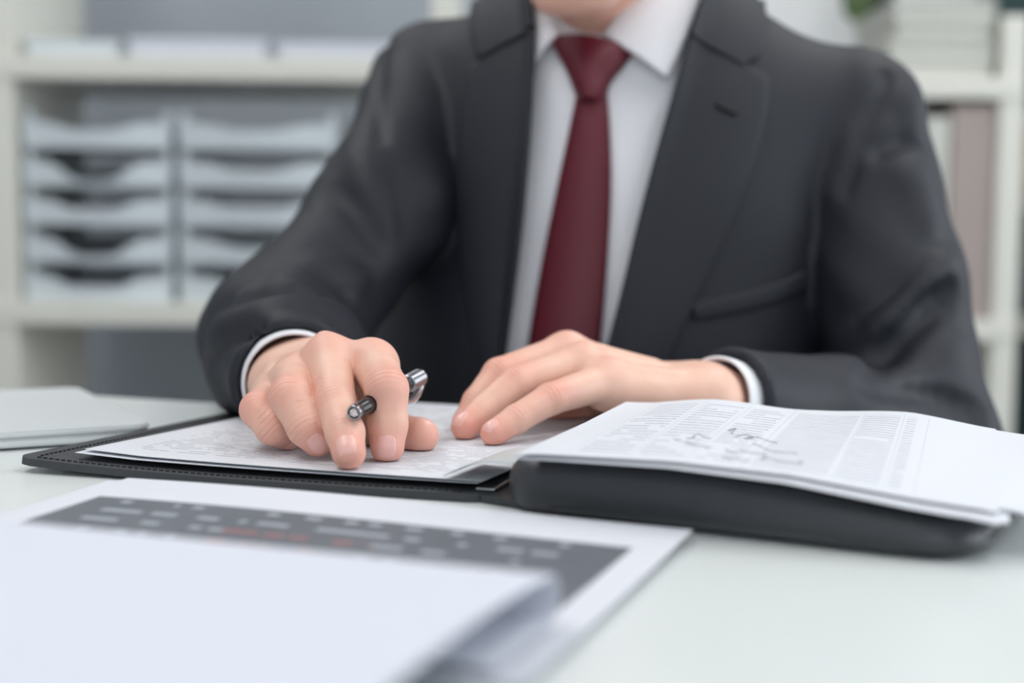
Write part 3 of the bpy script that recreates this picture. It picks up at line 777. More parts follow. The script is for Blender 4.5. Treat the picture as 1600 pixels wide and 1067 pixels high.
# shirt cuffs round the wrists
for (E, C, r, ext, H_) in ((E1, C1, 0.0322, 0.007, R_HAND), (E2, C2, 0.0310, 0.010, L_HAND)):
    ax = nrm(C - E); a = C - ax * 0.03
    L = 0.03 + ext
    lathe('shirt_cuff', a, C, [(0, r - 0.003), (0, r - .001), (L - 0.002, r), (L - 0.0005, r - 0.0003), (L, r - 0.0012), (L - 0.0005, r - 0.0022), (L - 0.003, r - 0.0026), (0, r - 0.0035)], M_shirt, person, 48)
    cf = [o for o in person.children if o.name.startswith('shirt_cuff')][-1].data
    co = np.empty(len(cf.vertices) * 3, np.float32); cf.vertices.foreach_get('co', co); co = co.reshape(-1, 3)
    lo = support(co) + 0.0006; co[:, 2] = np.maximum(co[:, 2], lo); cf.vertices.foreach_set('co', co.ravel()); cf.update()
# ------------------------------------------------------------------ papers, folder and pen on the desk
def text_mat(name, blocks, lines=(), ink=(120, 124, 140), base=(220, 222, 229), strength=0.62, seed=0.0):
    """blocks: u0,u1,v0,v1,row pitch (v), word length (u), density; lines: u0,u1,v0,v1 thin rules"""
    t = NT(name); uv = t.n('ShaderNodeUVMap', uv_map='UVMap'); sp = t.n('ShaderNodeSeparateXYZ', ins={0: uv.outputs[0]})
    U, Vv = sp.outputs[0], sp.outputs[1]; tot = None
    def band(x, a, b): return t.math('MULTIPLY', t.math('GREATER_THAN', x, a), t.math('LESS_THAN', x, b))
    for i, (u0, u1, v0, v1, pitch, wl, dens) in enumerate(blocks):
        row = t.math('DIVIDE', t.math('SUBTRACT', Vv, v0), pitch); ri = t.math('FLOOR', row); fr = t.math('FRACT', row)
        m = t.math('MULTIPLY', band(U, u0, u1), band(Vv, v0, v1))
        m = t.math('MULTIPLY', m, band(fr, 0.32, 0.68))
        cv = t.n('ShaderNodeCombineXYZ', ins={0: t.math('DIVIDE', U, wl), 1: t.math('MULTIPLY', ri, 7.31), 2: seed + i * 3.7})
        nz = t.n('ShaderNodeTexNoise', ins={'Vector': cv.outputs[0], 'Scale': 1.0, 'Detail': 1.0})
        m = t.math('MULTIPLY', m, t.math('LESS_THAN', nz.outputs[0], dens))
        cv2 = t.n('ShaderNodeCombineXYZ', ins={0: t.math('DIVIDE', U, wl * 0.12), 1: t.math('MULTIPLY', row, 3.0), 2: seed + i})
        n2 = t.n('ShaderNodeTexNoise', ins={'Vector': cv2.outputs[0], 'Scale': 1.0, 'Detail': 0.0})
        m = t.math('MULTIPLY', m, t.math('ADD', t.math('MULTIPLY', n2.outputs[0], 0.9), 0.25))
        tot = m if tot is None else t.math('MAXIMUM', tot, m)
    for (u0, u1, v0, v1) in lines:
        m = t.math('MULTIPLY', t.math('MULTIPLY', band(U, u0, u1), band(Vv, v0, v1)), 0.30)
        tot = m if tot is None else t.math('MAXIMUM', tot, m)
    t.set(Base_Color=t.mix(t.math('MULTIPLY', tot, strength), srgb(*base), srgb(*ink)), Roughness=0.7)
    return t.m

folder = empty('document_folder', tuple(PL(0, 0.16, 0)), PY); upd()
tag(folder, 'open black leather document folder with stitched edge under the printed pages', 'folder')

def sheet(name, uv_fn, nu, nv, th, mat, parent=None, uvs=True):
    """thin bent sheet: uv_fn(a, b) -> point, a and b run 0..1; real thickness"""
    a = np.linspace(0, 1, nu); b = np.linspace(0, 1, nv); A, B = np.meshgrid(a, b, indexing='ij')
    P = np.array([uv_fn(x, y) for x, y in zip(A.ravel(), B.ravel())])
    du = np.gradient(P.reshape(nu, nv, 3), axis=0); dv = np.gradient(P.reshape(nu, nv, 3), axis=1)
    N = np.cross(du, dv).reshape(-1, 3); N /= np.linalg.norm(N, axis=1)[:, None]
    if N[:, 2].mean() < 0: N = -N
    V = np.concatenate([P, P - N * th]); n = nu * nv; Fc = []
    for i in range(nu - 1):
        for j in range(nv - 1):
            q = i * nv + j; Fc.append((q, q + nv, q + nv + 1, q + 1)); Fc.append((n + q, n + q + 1, n + q + nv + 1, n + q + nv))
    for i in range(nu - 1):
        q = i * nv; Fc.append((q, n + q, n + q + nv, q + nv)); q = i * nv + nv - 1; Fc.append((q, q + nv, n + q + nv, n + q))
    for j in range(nv - 1):
        Fc.append((j, j + 1, n + j + 1, n + j)); q = (nu - 1) * nv + j; Fc.append((q, n + q, n + q + 1, q + 1))
    uv = np.stack([A.ravel(), B.ravel()], 1); uv = np.concatenate([uv, uv * 0 - 1])
    o = mesh_obj(name, V, Fc, mat, parent, True, uv)
    bm = bmesh.new(); bm.from_mesh(o.data)
    bmesh.ops.recalc_face_normals(bm, faces=bm.faces[:])
    for e in bm.edges:
        if len(e.link_faces) == 2 and e.calc_face_angle() > 1.0: e.smooth = False
    bm.to_mesh(o.data); bm.free()
    return o
CW, CD = 0.262, 0.282
def round_uv(a, b, w, d, r):                       # squeeze the corners of a rectangle to round ones
    x = (a - 0.5) * w; y = (b - 0.5) * d
    ax_, ay_ = abs(x), abs(y); hx_, hy_ = w / 2, d / 2
    if ax_ > hx_ - r and ay_ > hy_ - r:
        dx, dy = ax_ - (hx_ - r), ay_ - (hy_ - r); m = max(dx, dy); L = math.hypot(dx, dy)
        if L > 1e-9: dx, dy = dx * m / L, dy * m / L
        ax_, ay_ = hx_ - r + dx, hy_ - r + dy
    return math.copysign(ax_, x), math.copysign(ay_, y)
def cover_l(a, b):
    x, y = round_uv(a, b, CW, CD, 0.012); u = x - CW / 2 + 0.004; v = y + CD / 2
    return PL(u, v, 0.0042 + lift(u, v))
sheet('cover', cover_l, 52, 60, 0.004, M_leatherin, folder)
# stitches along the edge of the cover
st = bmesh.new(); k = 0
def stitch(u, v, du, dv):
    z = 0.0046 + lift(u, v); M = Matrix.Translation(Vector(PL(u, v, z))) @ Matrix.Rotation(PY + math.atan2(dv, du), 4, 'Z')
    add_box(st, (0, 0, 0), (0.0022, 0.0006, 0.0006), M)
for i in range(66): stitch(-0.245 + i * 0.0036, 0.0045, 1, 0)
for i in range(74): stitch(-0.2475, 0.010 + i * 0.0036, 0, 1)
so = bm_obj('stitching', st, simple('black_thread', srgb(28, 28, 30), 0.6), folder); so['kind'] = 'stuff'
# card slit with a strip of its edge
box('pocket_edge', tuple((0, 0, 0)), (0.055, 0.0016, 0.0008), M_dark, folder, 0, Matrix.Translation(Vector(PL(-0.205, 0.030, 0.0056 + lift(-0.205, 0.03)))) @ Matrix.Rotation(PY + 0.1, 4, 'Z') @ Matrix.Rotation(0.05, 4, 'Y'))
def ztop(u): return np.interp(u, [0.0, 0.03, 0.09, 0.14, 0.19, 0.23], [0.0235, 0.0258, 0.0262, 0.0235, 0.0170, 0.0130])
RW = 0.212
def padded(P):
    q = P - np.array([RO[0], RO[1], 0], np.float32); u = q @ rex.astype(np.float32); v = q @ rey.astype(np.float32)
    zt = ztop(u); r = np.float32(0.0055)
    cu, cv = u - (0.002 + RW / 2), v - 0.0975
    rp = 0.020; dx = np.abs(cu) - RW / 2 + rp; dy = np.abs(cv) - 0.0975 + rp
    pl = np.hypot(np.maximum(dx, 0), np.maximum(dy, 0)) + np.minimum(np.maximum(dx, dy), 0) - rp
    # sides bulge like stuffed leather
    pl = pl - 0.003 * np.sin(np.clip(q[:, 2] / zt, 0, 1) * math.pi)
    dz = np.abs(q[:, 2] - zt / 2 - 0.0005) - zt / 2
    return (np.hypot(np.maximum(pl + r, 0), np.maximum(dz + r, 0)) + np.minimum(np.maximum(pl + r, dz + r), 0) - r).astype(np.float32)
c4 = np.array([RL(u, v, 0) for u in (0, 0.27) for v in (-0.01, 0.21)])
V, Q = surface(padded, c4.min(0) - [.01, .01, .006], c4.max(0) + [.01, .01, .04], 0.0017)
mesh_obj('padded_pocket', relax(V, Q, 2), Q, M_leather, folder)
tube('seam_piping', [RL(u, -0.0005, 0.004) for u in np.linspace(0.03, 0.185, 14)] + [RL(0.205, 0.004, 0.004), RL(0.2135, 0.018, 0.004)] + [RL(0.2160, v, 0.004) for v in np.linspace(0.03, 0.17, 10)], 0.0018, M_leather, folder, 8)
sheet('spine', lambda a, b: (1 - a) * PL(0.0, 0.002 + b * 0.168, 0.0040) + a * RL(0.012, 0.006 + b * 0.150, 0.0040), 8, 10, 0.0035, M_leather, folder)
# metal ring clip in the spine
rc = bmesh.new()
add_box(rc, (0, 0.075, 0.0050), (0.010, 0.13, 0.0016), Matrix.Translation(Vector((PO[0], PO[1], 0))) @ Matrix.Rotation(PY, 4, 'Z'))
clip = bm_obj('ring_rail', rc, M_metal, folder, False, 0.001)
M_clear = simple('clear_sleeve', srgb(214, 220, 222), 0.35, Transmission_Weight=0.15)
sheet('sleeve_tab', lambda a, b: PL(-0.020 + a * 0.036, 0.004 + b * 0.05 - 0.003 * a, 0.0118 + 0.008 * a + 0.0035 * math.sin(a * 3.1)), 10, 8, 0.0006, M_clear, folder)
# left pages
left_txt = text_mat('print_left_page', [(0.08, 0.44, 0.06, 0.95, 0.019, 0.05, 0.53), (0.48, 0.92, 0.05, 0.95, 0.016, 0.06, 0.60)], (), (110, 114, 126))
def lpage(du, dv, rot, dz, w=0.224, d=0.262):
    def fn(a, b):
        x = -0.224 + a * w; y = 0.012 + b * d; cx, cy = -0.118, 0.16
        c, s = math.cos(rot), math.sin(rot); u = cx + (x - cx) * c - (y - cy) * s + du; v = cy + (x - cx) * s + (y - cy) * c + dv
        return PL(u, v, zleft(u, v) + dz + 0.0002 * math.sin(a * 5 + 1) * (1 - b) + 0.0012 * max(0, 0.16 - a) * (1 - b) / 0.16)
    return fn
pg = sheet('printed_page', lpage(0.003, 0.0, -0.03, 0.0024), 34, 34, 0.0003, left_txt)
tag(pg, 'printed sheet of text lying under the hand with the pen', 'paper', 'sheets in the folder')
pg2 = sheet('printed_page', lpage(-0.004, -0.001, -0.005, 0.0008), 20, 20, 0.0003, M_paper)
tag(pg2, 'white sheet whose corner peeps out under the page with the pointing hand', 'paper', 'sheets in the folder')

# right pages
cols = [(0.12, 0.23), (0.25, 0.355), (0.38, 0.47)]
blk = [(a, b, 0.06, 0.93, 0.043, 0.09, 0.60) for a, b in cols] + [(0.50, 0.66, 0.05, 0.93, 0.026, 0.30, 0.75), (0.675, 0.765, 0.05, 0.95, 0.034, 0.20, 0.70), (0.782, 0.808, 0.05, 0.95, 0.034, 0.2, 0.68)]
lin = [(x, x + 0.003, 0.03, 0.98) for x in (0.105, 0.24, 0.365, 0.485, 0.67, 0.773, 0.835)] + [(0.05, 0.49, 0.30, 0.304), (0.1, 0.49, 0.62, 0.623)]
right_txt = text_mat('print_right_page', blk, lin, (126, 130, 148), seed=5.0)
GY = math.radians(-18.0); GO = T(805, 722, 0.0275); gex = np.array([math.cos(GY), math.sin(GY), 0]); gey = np.array([-math.sin(GY), math.cos(GY), 0])
def GL(u, v, z): return np.array([GO[0], GO[1], 0]) + gex * u + gey * v + np.array([0, 0, z])
def rpage(du, dv, rot, dz, w=0.205, d=0.212, wave=0.0, droop=0.0, hump=0.0):
    def fn(a, b):
        x = a * w; y = b * d
        c, s = math.cos(rot), math.sin(rot); u = x * c - y * s + du; v = x * s + y * c + dv
        ru, rv = RLloc(GL(u, v, 0))
        zb = float(ztop(np.clip(ru, 0, 0.23))) if ru < 0.212 else max(0.0060, 0.0150 - (ru - 0.212) * 0.13)
        z = zb + 0.0036 + dz + wave * math.sin(u * 46 - 1.0 + v * 4) * np.clip(v / 0.21, 0, 1) * math.sin(np.clip(u / 0.205, 0, 1) * math.pi) + hump * math.exp(-(a / 0.12) ** 2)
        e = max(0.0, a - 0.62) / 0.38
        return GL(u, v, z - droop * e * e * (1 - b) * (1 - b))
    return fn
tops = rpage(0, 0, 0, 0.0025, wave=0.0026)
defs = [(tops, right_txt, 'table printed sheet with handwritten notes on the padded folder half', 48),
        (rpage(0.010, 0.004, 0.04, 0.0019, wave=0.0026), M_paper, 'white sheet fanned out just under the sheet with handwritten notes', 48),
        (rpage(0.024, 0.012, 0.0, 0.0013, wave=0.0026), M_paper, 'white sheet reaching furthest past the outer edge of the folder', 48),
        (rpage(0.001, -0.001, -0.06, 0.0007, wave=0.0026), M_paper, 'white sheet with its corner hanging over the padded folder edge', 48),
        (rpage(0.004, 0.000, -0.03, 0.0001, wave=0.0026), M_paper, 'lowest white sheet of the stack on the padded folder side', 48)]
for fn, m, lb, n in defs:
    tag(sheet('printed_page', fn, n, n, 0.0003, m), lb, 'paper', 'sheets in the folder')
# handwriting on the top sheet
def on_top(px, py):
    best = None; z = 0.025
    for _ in range(12):
        q = T(px, py, z) - np.array([GO[0], GO[1], 0]); a = (q @ gex) / 0.205; b = (q @ gey) / 0.212
        z = tops(min(max(a, 0), 1), min(max(b, 0), 1))[2]
    return T(px, py, z + 0.0003)
note = bpy.data.objects[[o.name for o in bpy.data.objects if o.get('label', '').startswith('table printed')][0]]
M_ink = simple('pen_ink', srgb(38, 40, 52), 0.5)
for stro in ([(750, 250), (800, 238), (770, 262), (785, 272)], [(790, 290), (860, 275), (910, 295), (850, 300), (930, 290), (990, 312), (1060, 328)],
             [(900, 330), (950, 345), (1000, 372), (1080, 385), (1185, 393)], [(735, 362), (745, 375), (800, 385), (825, 375), (900, 390), (960, 395), (990, 405), (955, 430), (1015, 425), (1060, 440), (1150, 452), (1200, 460), (1215, 450), (1190, 440)],
             [(715, 412), (760, 425), (790, 420), (830, 435), (885, 440)], [(410, 295), (425, 310), (455, 305)], [(490, 300), (540, 295), (530, 288), (565, 272), (600, 290), (640, 300)], [(480, 320), (520, 335), (600, 350), (632, 365)]):
    q = smooth_poly([(950 + x / 4, 610 + y / 4) for x, y in stro], len(stro) * 6)
    tube('handwriting', [on_top(x, y) for x, y in q], 0.00013, M_ink, note, 4)

# calendar print and the bent sheet in front of the folder
bl, br = T(200, 756, 0.004), T(1083, 815, 0.0085)
kex = nrm((br - bl) * [1, 1, 0]); key = np.array([-kex[1], kex[0], 0]); KW = float(np.linalg.norm((br - bl)[:2]))
def KL(u, v, z): return np.array([br[0], br[1], 0]) + kex * u + key * v + np.array([0, 0, z])   # u from the right edge, v from the back edge
def cal_mat():
    t = NT('calendar_print'); uv = t.n('ShaderNodeUVMap', uv_map='UVMap'); sp = t.n('ShaderNodeSeparateXYZ', ins={0: uv.outputs[0]}); U, Vv = sp.outputs[0], sp.outputs[1]
    band = lambda x, a, b: t.math('MULTIPLY', t.math('GREATER_THAN', x, a), t.math('LESS_THAN', x, b))
    dark = t.math('MULTIPLY', band(U, 0.045, 0.945), band(Vv, 0.05, 0.815))
    row = t.math('DIVIDE', t.math('ADD', Vv, 0.012), 0.075); ri = t.math('FLOOR', row); fr = t.math('FRACT', row)
    tc = t.n('ShaderNodeCombineXYZ', ins={0: t.math('MULTIPLY', U, 30.0), 1: t.math('MULTIPLY', ri, 7.3)})
    nz = t.n('ShaderNodeTexNoise', ins={'Vector': tc.outputs[0], 'Scale': 1.0, 'Detail': 0.0})
    word = t.math('MULTIPLY', t.math('GREATER_THAN', nz.outputs[0], 0.55), band(fr, 0.45, 0.75))
    mark = t.math('MULTIPLY', word, t.math('MULTIPLY', band(U, 0.08, 0.86), band(Vv, 0.08, 0.81)))
    tc2 = t.n('ShaderNodeCombineXYZ', ins={0: t.math('MULTIPLY', U, 6.0), 1: t.math('MULTIPLY', Vv, 5.0)})
    nr = t.n('ShaderNodeTexNoise', ins={'Vector': tc2.outputs[0], 'Scale': 1.0, 'Detail': 2.0})
    c = t.mix(nr.outputs[0], srgb(90, 94, 102), srgb(110, 114, 122))
    rd = t.math('MULTIPLY', t.math('MULTIPLY', band(Vv, 0.50, 0.66), band(U, 0.36, 0.60)), word)
    mark = t.math('MULTIPLY', mark, t.math('SUBTRACT', 1.0, rd))
    c = t.mix(t.math('MULTIPLY', rd, 0.45), c, srgb(196, 112, 104))
    c = t.mix(t.math('MULTIPLY', mark, 0.6), c, srgb(190, 196, 206))
    t.set(Base_Color=t.mix(dark, srgb(220, 222, 230), c), Roughness=0.55)
    return t.m
M_cal = cal_mat()
def cal(du, dv, rot, dz, d=0.215):
    def fn(a, b):
        x = -KW * (1 - a); y = -d * (1 - b); c, s = math.cos(rot), math.sin(rot)
        return KL(x * c - y * s + du, x * s + y * c + dv, 0.0014 + dz + 0.0028 * b * b + 0.0015 * math.sin(a * 4.0 + 0.4) * b)
    return fn
for (fn, m, lb) in ((cal(0, 0, 0, 0.0022), M_cal, 'sheet with a dark grey calendar print and white margin before the folder'),
                    (cal(-0.006, -0.004, 0.012, 0.0014), M_paper, 'white sheet slightly turned under the dark calendar print'),
                    (cal(-0.010, -0.003, -0.004, 0.0006), M_paperlav, 'lowest white sheet below the dark calendar print')):
    tag(sheet('calendar_sheet', fn, 26, 26, 0.0003, m), lb, 'paper', 'sheets before the folder')
def bent(a, b):
    L = b * 0.345; r = 0.0080; v0 = -0.160
    u = -0.297 * (1 - a) - 0.010
    if L < 0.05: y, z = v0 - 0.05 + L, 0.0058
    elif L < 0.05 + math.pi * r:
        th = (L - 0.05) / r; y, z = v0 + r * math.sin(th), 0.0058 + r - r * math.cos(th)
    else:
        s = L - 0.05 - math.pi * r; y, z = v0 - s, max(0.0012, 0.0058 + 2 * r + 0.08 * s - 0.55 * s * s)
    return KL(u, y, z)
tag(sheet('bent_sheet', bent, 14, 90, 0.0004, M_paperlav), 'blank white sheet bent over on the calendar print', 'paper', 'sheets before the folder')

# laptop, lid closed
lc = T(241, 690, 0.0); a0 = math.radians(209.0); le1 = np.array([math.cos(a0), math.sin(a0), 0]); le2 = np.array([le1[1], -le1[0], 0])
lap = empty('laptop', tuple(lc + le1 * 0.15 + le2 * 0.105)); upd()
tag(lap, 'slim silver laptop with closed lid beside the black folder', 'laptop')
ML = Matrix(((le1[0], le2[0], 0, lc[0]), (le1[1], le2[1], 0, lc[1]), (0, 0, 1, 0), (0, 0, 0, 1)))
def slab(name, z0, z1, inset, mat, r=0.012):
    bm = bmesh.new(); n = 8; ring_ = []
    for (cx, cy, s0) in ((0.30 - r, r, -90), (0.30 - r, 0.21 - r, 0), (r, 0.21 - r, 90), (r, r, 180)):
        for i in range(n + 1):
            t = math.radians(s0 + 90 * i / n); ring_.append((cx + (r - inset) * math.cos(t), cy + (r - inset) * math.sin(t)))
    bt = [bm.verts.new(ML @ Vector((x, y, z0))) for x, y in ring_]; tp = [bm.verts.new(ML @ Vector((x, y, z1))) for x, y in ring_]
    bm.faces.new(bt); bm.faces.new(tp); m = len(ring_)
    for i in range(m): bm.faces.new((bt[i], bt[(i + 1) % m], tp[(i + 1) % m], tp[i]))
    bmesh.ops.recalc_face_normals(bm, faces=bm.faces[:])
    bmesh.ops.bevel(bm, geom=[e for e in bm.edges if abs(e.verts[0].co.z - e.verts[1].co.z) < 1e-6], offset=0.0012, segments=2, affect='EDGES')
    return bm_obj(name, bm, mat, lap)
slab('base', 0.0015, 0.0068, 0.0008, M_alu); slab('lid', 0.0072, 0.0110, 0.0, M_alu)
slab('gasket', 0.0064, 0.0076, 0.0022, M_dark)
box('thumb_notch', (0.240, 0.0015, 0.0068), (0.05, 0.004, 0.0022), M_dark, lap, 0.0004, ML)
for x in (0.02, 0.28):
    for y in (0.02, 0.19): box('rubber_foot', (x, y, 0.0010), (0.014, 0.014, 0.0016), M_dark, lap, 0.0003, ML)

# pen between the fingers
pen = empty('pen', tuple(pa)); upd()
tag(pen, 'black ballpoint pen with silver ringed grip held between the fingers', 'pen')
M_pblk = simple('pen_barrel', srgb(34, 32, 34), 0.22); M_chr = simple('pen_chrome', srgb(165, 166, 172), 0.2, 1.0)
M_gem = simple('pen_crystal', srgb(228, 214, 214), 0.08, 0.3, var=0.25, scale=900)
ln = float(np.linalg.norm(pb - pa)); pr = 0.0041
pdir = nrm(pb - pa)
lathe('barrel', pa, pb, [(0.0004, 0.0028), (0, 0.0034), (0.0006, 0.0039), (0.0045, pr), (0.0048, pr - .0003), (0.0056, pr - .0003), (0.0059, pr), (ln * 0.72, pr + 0.0002), (ln * 0.72, 0)], M_pblk, pen, 28)
lathe('end_ring', pa, pb, [(-0.0003, 0.0030), (-0.0006, 0.0034), (0.0004, 0.0038), (0.0014, 0.0040), (0.0022, 0.0041), (0.0022, 0.003)], M_chr, pen, 28)
gm = bmesh.new()
bmesh.ops.create_icosphere(gm, subdivisions=1, radius=0.0029, matrix=Matrix.Translation(Vector(pa + pdir * 0.0008)))
bm_obj('crystal', gm, M_gem, pen)
prof = []
g0 = ln * 0.72
for i in range(7):
    t = g0 + i * 0.0036; prof += [(t, 0.0040), (t + 0.0004, 0.0050), (t + 0.0018, 0.0053), (t + 0.0028, 0.0049), (t + 0.0031, 0.0040)]
prof = [(g0, 0.0)] + prof + [(g0 + 0.0262, 0.004), (g0 + 0.030, 0.0032), (g0 + 0.034, 0.0012), (g0 + 0.0345, 0)]
lathe('ringed_grip', pa, pb, prof, M_chr, pen, 28)
M_smoke = simple('pen_clip_smoke', srgb(120, 116, 116), 0.12, 0.0, Transmission_Weight=0.55)
sd = nrm(np.cross(pdir, (0, 0, 1))); dn = -nrm(np.cross(sd, pdir))
cl = [pa + pdir * (g0 + t) + dn * h for t, h in ((-0.016, 0.0048), (-0.008, 0.0085), (0.004, 0.0105), (0.014, 0.0100), (0.022, 0.0075), (0.026, 0.0040))]
tube('clip', smooth_poly(cl, 18), [0.0021] * 18, M_smoke, pen, 10, 1.3)

# office chair under the person
chair = empty('office_chair', (0.075, 1.23, -0.74)); upd()
tag(chair, 'dark upholstered office chair that the person in the suit sits on', 'chair')
M_chair = simple('chair_fabric', srgb(48, 50, 55), 0.85, bump=0.3)
def seatfn(P):
    q = (P - np.array([0.068, 1.225, -0.348], np.float32)) @ MT.T.astype(np.float32)
    a = np.abs(q) - np.array([0.215, 0.205, 0.0], np.float32); a[:, 2] -= 0.004
    return (np.linalg.norm(np.maximum(a, 0), axis=1) + np.minimum(a.max(1), 0) - 0.022).astype(np.float32)
V, Q = surface(seatfn, (-0.25, 0.9, -0.40), (0.40, 1.55, -0.30), 0.008)
mesh_obj('seat', V, Q, M_chair, chair)
lathe('gas_column', (0.068, 1.225, -0.66), (0.068, 1.225, -0.36), [(0, 0), (0, 0.03), (0.15, 0.03), (0.151, 0.018), (0.30, 0.018), (0.30, 0)], M_dark, chair, 20, up=(1, 0, 0))
for i in range(5):
    t = math.radians(20 + 72 * i); e = np.array([math.cos(t), math.sin(t), 0])
    c0 = np.array([0.068, 1.225, -0.655])
    tube('base_arm', [c0, c0 + e * 0.15 + [0, 0, -.005], c0 + e * 0.27 + [0, 0, -0.02]], [0.022, 0.017, 0.013], M_dark, chair, 8)
    lathe('caster', c0 + e * 0.27 + np.cross(e, up) * -0.012 + [0, 0, -.057], c0 + e * 0.27 + np.cross(e, up) * 0.012 + [0, 0, -.057], [(0, 0), (0, 0.024), (0.003, 0.027), (0.021, 0.027), (0.024, 0.024), (0.024, 0)], M_dark, chair, 16)
# ------------------------------------------------------------------ shelves behind
def X(px, Y): return (px - 800) / F * Y
def Zp(py, Y): return W(800, py, Y)[2]
SY = 2.36                                              # front of the shelves
def shelf_unit(name, label, x0, x1, zs, th, depth, ups, y=SY, ext=0.55):
    e = empty(name, ((x0 + x1) / 2, y + depth / 2, -0.74)); upd(); tag(e, label, 'shelf')
    for z in zs: box('shelf_board', ((x0 + x1) / 2, y + depth / 2, z - th / 2), (x1 - x0, depth, th), M_white, e, 0.002)
    for i, (ux_, w) in enumerate(ups):
        zt = zs[0] + (ext if i == 0 else ext if ext > 0.5 else -th)
        box('upright', (ux_, y + depth / 2 + 0.002, (-0.74 + zt) / 2), (w, depth - 0.004, zt + 0.74), M_white, e, 0.002)
    return e
ZU, ZL = Zp(92, SY), Zp(478, SY)
shelf_unit('shelf_unit', 'off white open shelf unit carrying the stacked letter trays', X(-10, SY) - 0.02, X(690, SY), [ZU, ZL, -0.40], 0.038, 0.40, [(X(16, SY) - 0.018, 0.050), (X(690, SY), 0.04)])

def letter_tray(x0, x1, z, dip, label):
    e = empty('letter_tray', ((x0 + x1) / 2, SY + 0.18, z)); upd(); tag(e, label, 'letter tray', 'letter trays on the shelf')
    y0, y1, t, hgt = SY + 0.03, SY + 0.35, 0.003, 0.042
    w = x1 - x0
    box('tray_floor', ((x0 + x1) / 2, (y0 + y1) / 2, z + t / 2), (w, y1 - y0, t), M_tray, e, 0)
    for s, xx in ((-1, x0 + t / 2), (1, x1 - t / 2)):
        box('side_wall', (xx, (y0 + y1) / 2, z + hgt / 2), (t, y1 - y0, hgt), M_tray, e, 0)
        for yy in (y0 + 0.02, y1 - 0.02): box('stacking_post', (xx - s * 0.005, yy, z + 0.031), (0.012, 0.022, 0.062), M_tray, e, 0.002)
    box('back_wall', ((x0 + x1) / 2, y1 - t / 2, z + hgt / 2), (w, t, hgt), M_tray, e, 0)
    # front lip: high at the ends, scooped in the middle
    n = 20; V = []; Fc = []
    for i in range(n + 1):
        a = i / n; xx = x0 + w * a; top = z + hgt * (1 - dip * math.exp(-((a - 0.5) / 0.24) ** 4))
        bow = -0.014 * math.sin(math.pi * a)
        for (yy, zz) in ((y0 + bow, z), (y0 + bow - 0.006, top), (y0 + bow - 0.003, top), (y0 + bow + 0.003, z)): V.append((xx, yy, zz))
    for i in range(n):
        for k in range(4): Fc.append((i * 4 + k, i * 4 + (k + 1) % 4, i * 4 + 4 + (k + 1) % 4, i * 4 + 4 + k))
    Fc += [(0, 1, 2, 3), (n * 4 + 3, n * 4 + 2, n * 4 + 1, n * 4)]
    mesh_obj('front_lip', V, Fc, M_tray, e, False)
ordn = ['topmost', 'second from the top', 'third from the top', 'fourth from the top', 'lowest']
M_darkpap = simple('dark_folders', srgb(52, 54, 60), 0.6)
for si, (xa, xb, nm) in enumerate(((30, 260, 'nearest the shelf upright'), (274, 520, 'behind the suited arm'))):
    x0, x1 = X(xa, SY), X(xb, SY)
    for k in range(5):
        z = ZL + 0.0005 + (4 - k) * 0.0635
        dip = ((0.30, 0.75, 0.45, 0.70, 0.55), (0.25, 0.35, 0.4, 0.35, 0.3))[si][k]
        letter_tray(x0, x1, z, dip, 'pale letter tray, %s of the stack %s' % (ordn[k], nm))
        hp_ = ((0.018, 0.010, 0.024, 0.014, 0.02), (0.030, 0.026, 0.03, 0.022, 0.028))[si][k]
        dark = (si, k) in ((0, 1), (0, 3))
        pw = box('paper_stack', ((x0 + x1) / 2, SY + 0.19, z + 0.0035 + hp_ / 2), (0.205, 0.28, hp_), M_darkpap if dark else M_paper, None, 0.001)
        tag(pw, '%s paper in the %s tray, stack %s' % ('dark' if dark else 'white', ordn[k], nm), 'paper', 'papers in the letter trays')
# things lying on the upper board
for (xa, xb, ya, m, lb) in ((36, 180, 66, M_tray, 'pale grey flat box on the upper shelf board near the upright'), (196, 412, 62, M_paperlav, 'longest white flat box on the upper shelf board between two others'), (428, 640, 66, M_paperlav, 'white flat box on the upper shelf board furthest from the tray side upright')):
    e = empty('archive_box', (X((xa + xb) / 2, SY), SY + 0.15, ZU)); upd(); tag(e, lb, 'box', 'flat boxes on the upper board')
    h_ = Zp(ya, SY) - ZU; xc = X((xa + xb) / 2, SY); wd = X(xb, SY) - X(xa, SY)
    box('box_body', (xc, SY + 0.17, ZU + h_ * 0.35 + 0.0005), (wd - 0.008, 0.28, h_ * 0.7), m, e, 0.002)
    box('box_lid', (xc, SY + 0.17, ZU + h_ * 0.85), (wd, 0.288, h_ * 0.3), m, e, 0.002)
# right hand shelf unit with binders
RY = 2.36
ZRU, ZRL = Zp(112, RY), Zp(492, RY)
e = shelf_unit('shelf_unit', 'white shelf unit with upright binders behind the suited shoulder', X(1392, RY), X(1572, RY) + 0.01, [ZRU, ZRL, -0.42], 0.036, 0.34, [(X(1572, RY), 0.042), (X(1400, RY), 0.03)], RY, 0.10)
def binder(x0, x1, z, h_, m, lb, y=RY + 0.012, cat='binder'):
    b = empty('binder', ((x0 + x1) / 2, y + 0.14, z)); upd(); tag(b, lb, cat, 'binders on the shelf')
    w = x1 - x0; xc = (x0 + x1) / 2
    box('spine', (xc, y + 0.0025, z + h_ / 2 + 0.0005), (w, 0.005, h_), m, b, 0.001)
    for s in (-1, 1): box('cover', (xc + s * (w / 2 - 0.0015), y + 0.14, z + h_ / 2 + 0.0005), (0.003, 0.27, h_), m, b, 0)
    box('paper_block', (xc, y + 0.135, z + h_ / 2), (w - 0.012, 0.24, h_ - 0.02), M_paper, b, 0)
hh = ZRU - 0.036 - ZRL
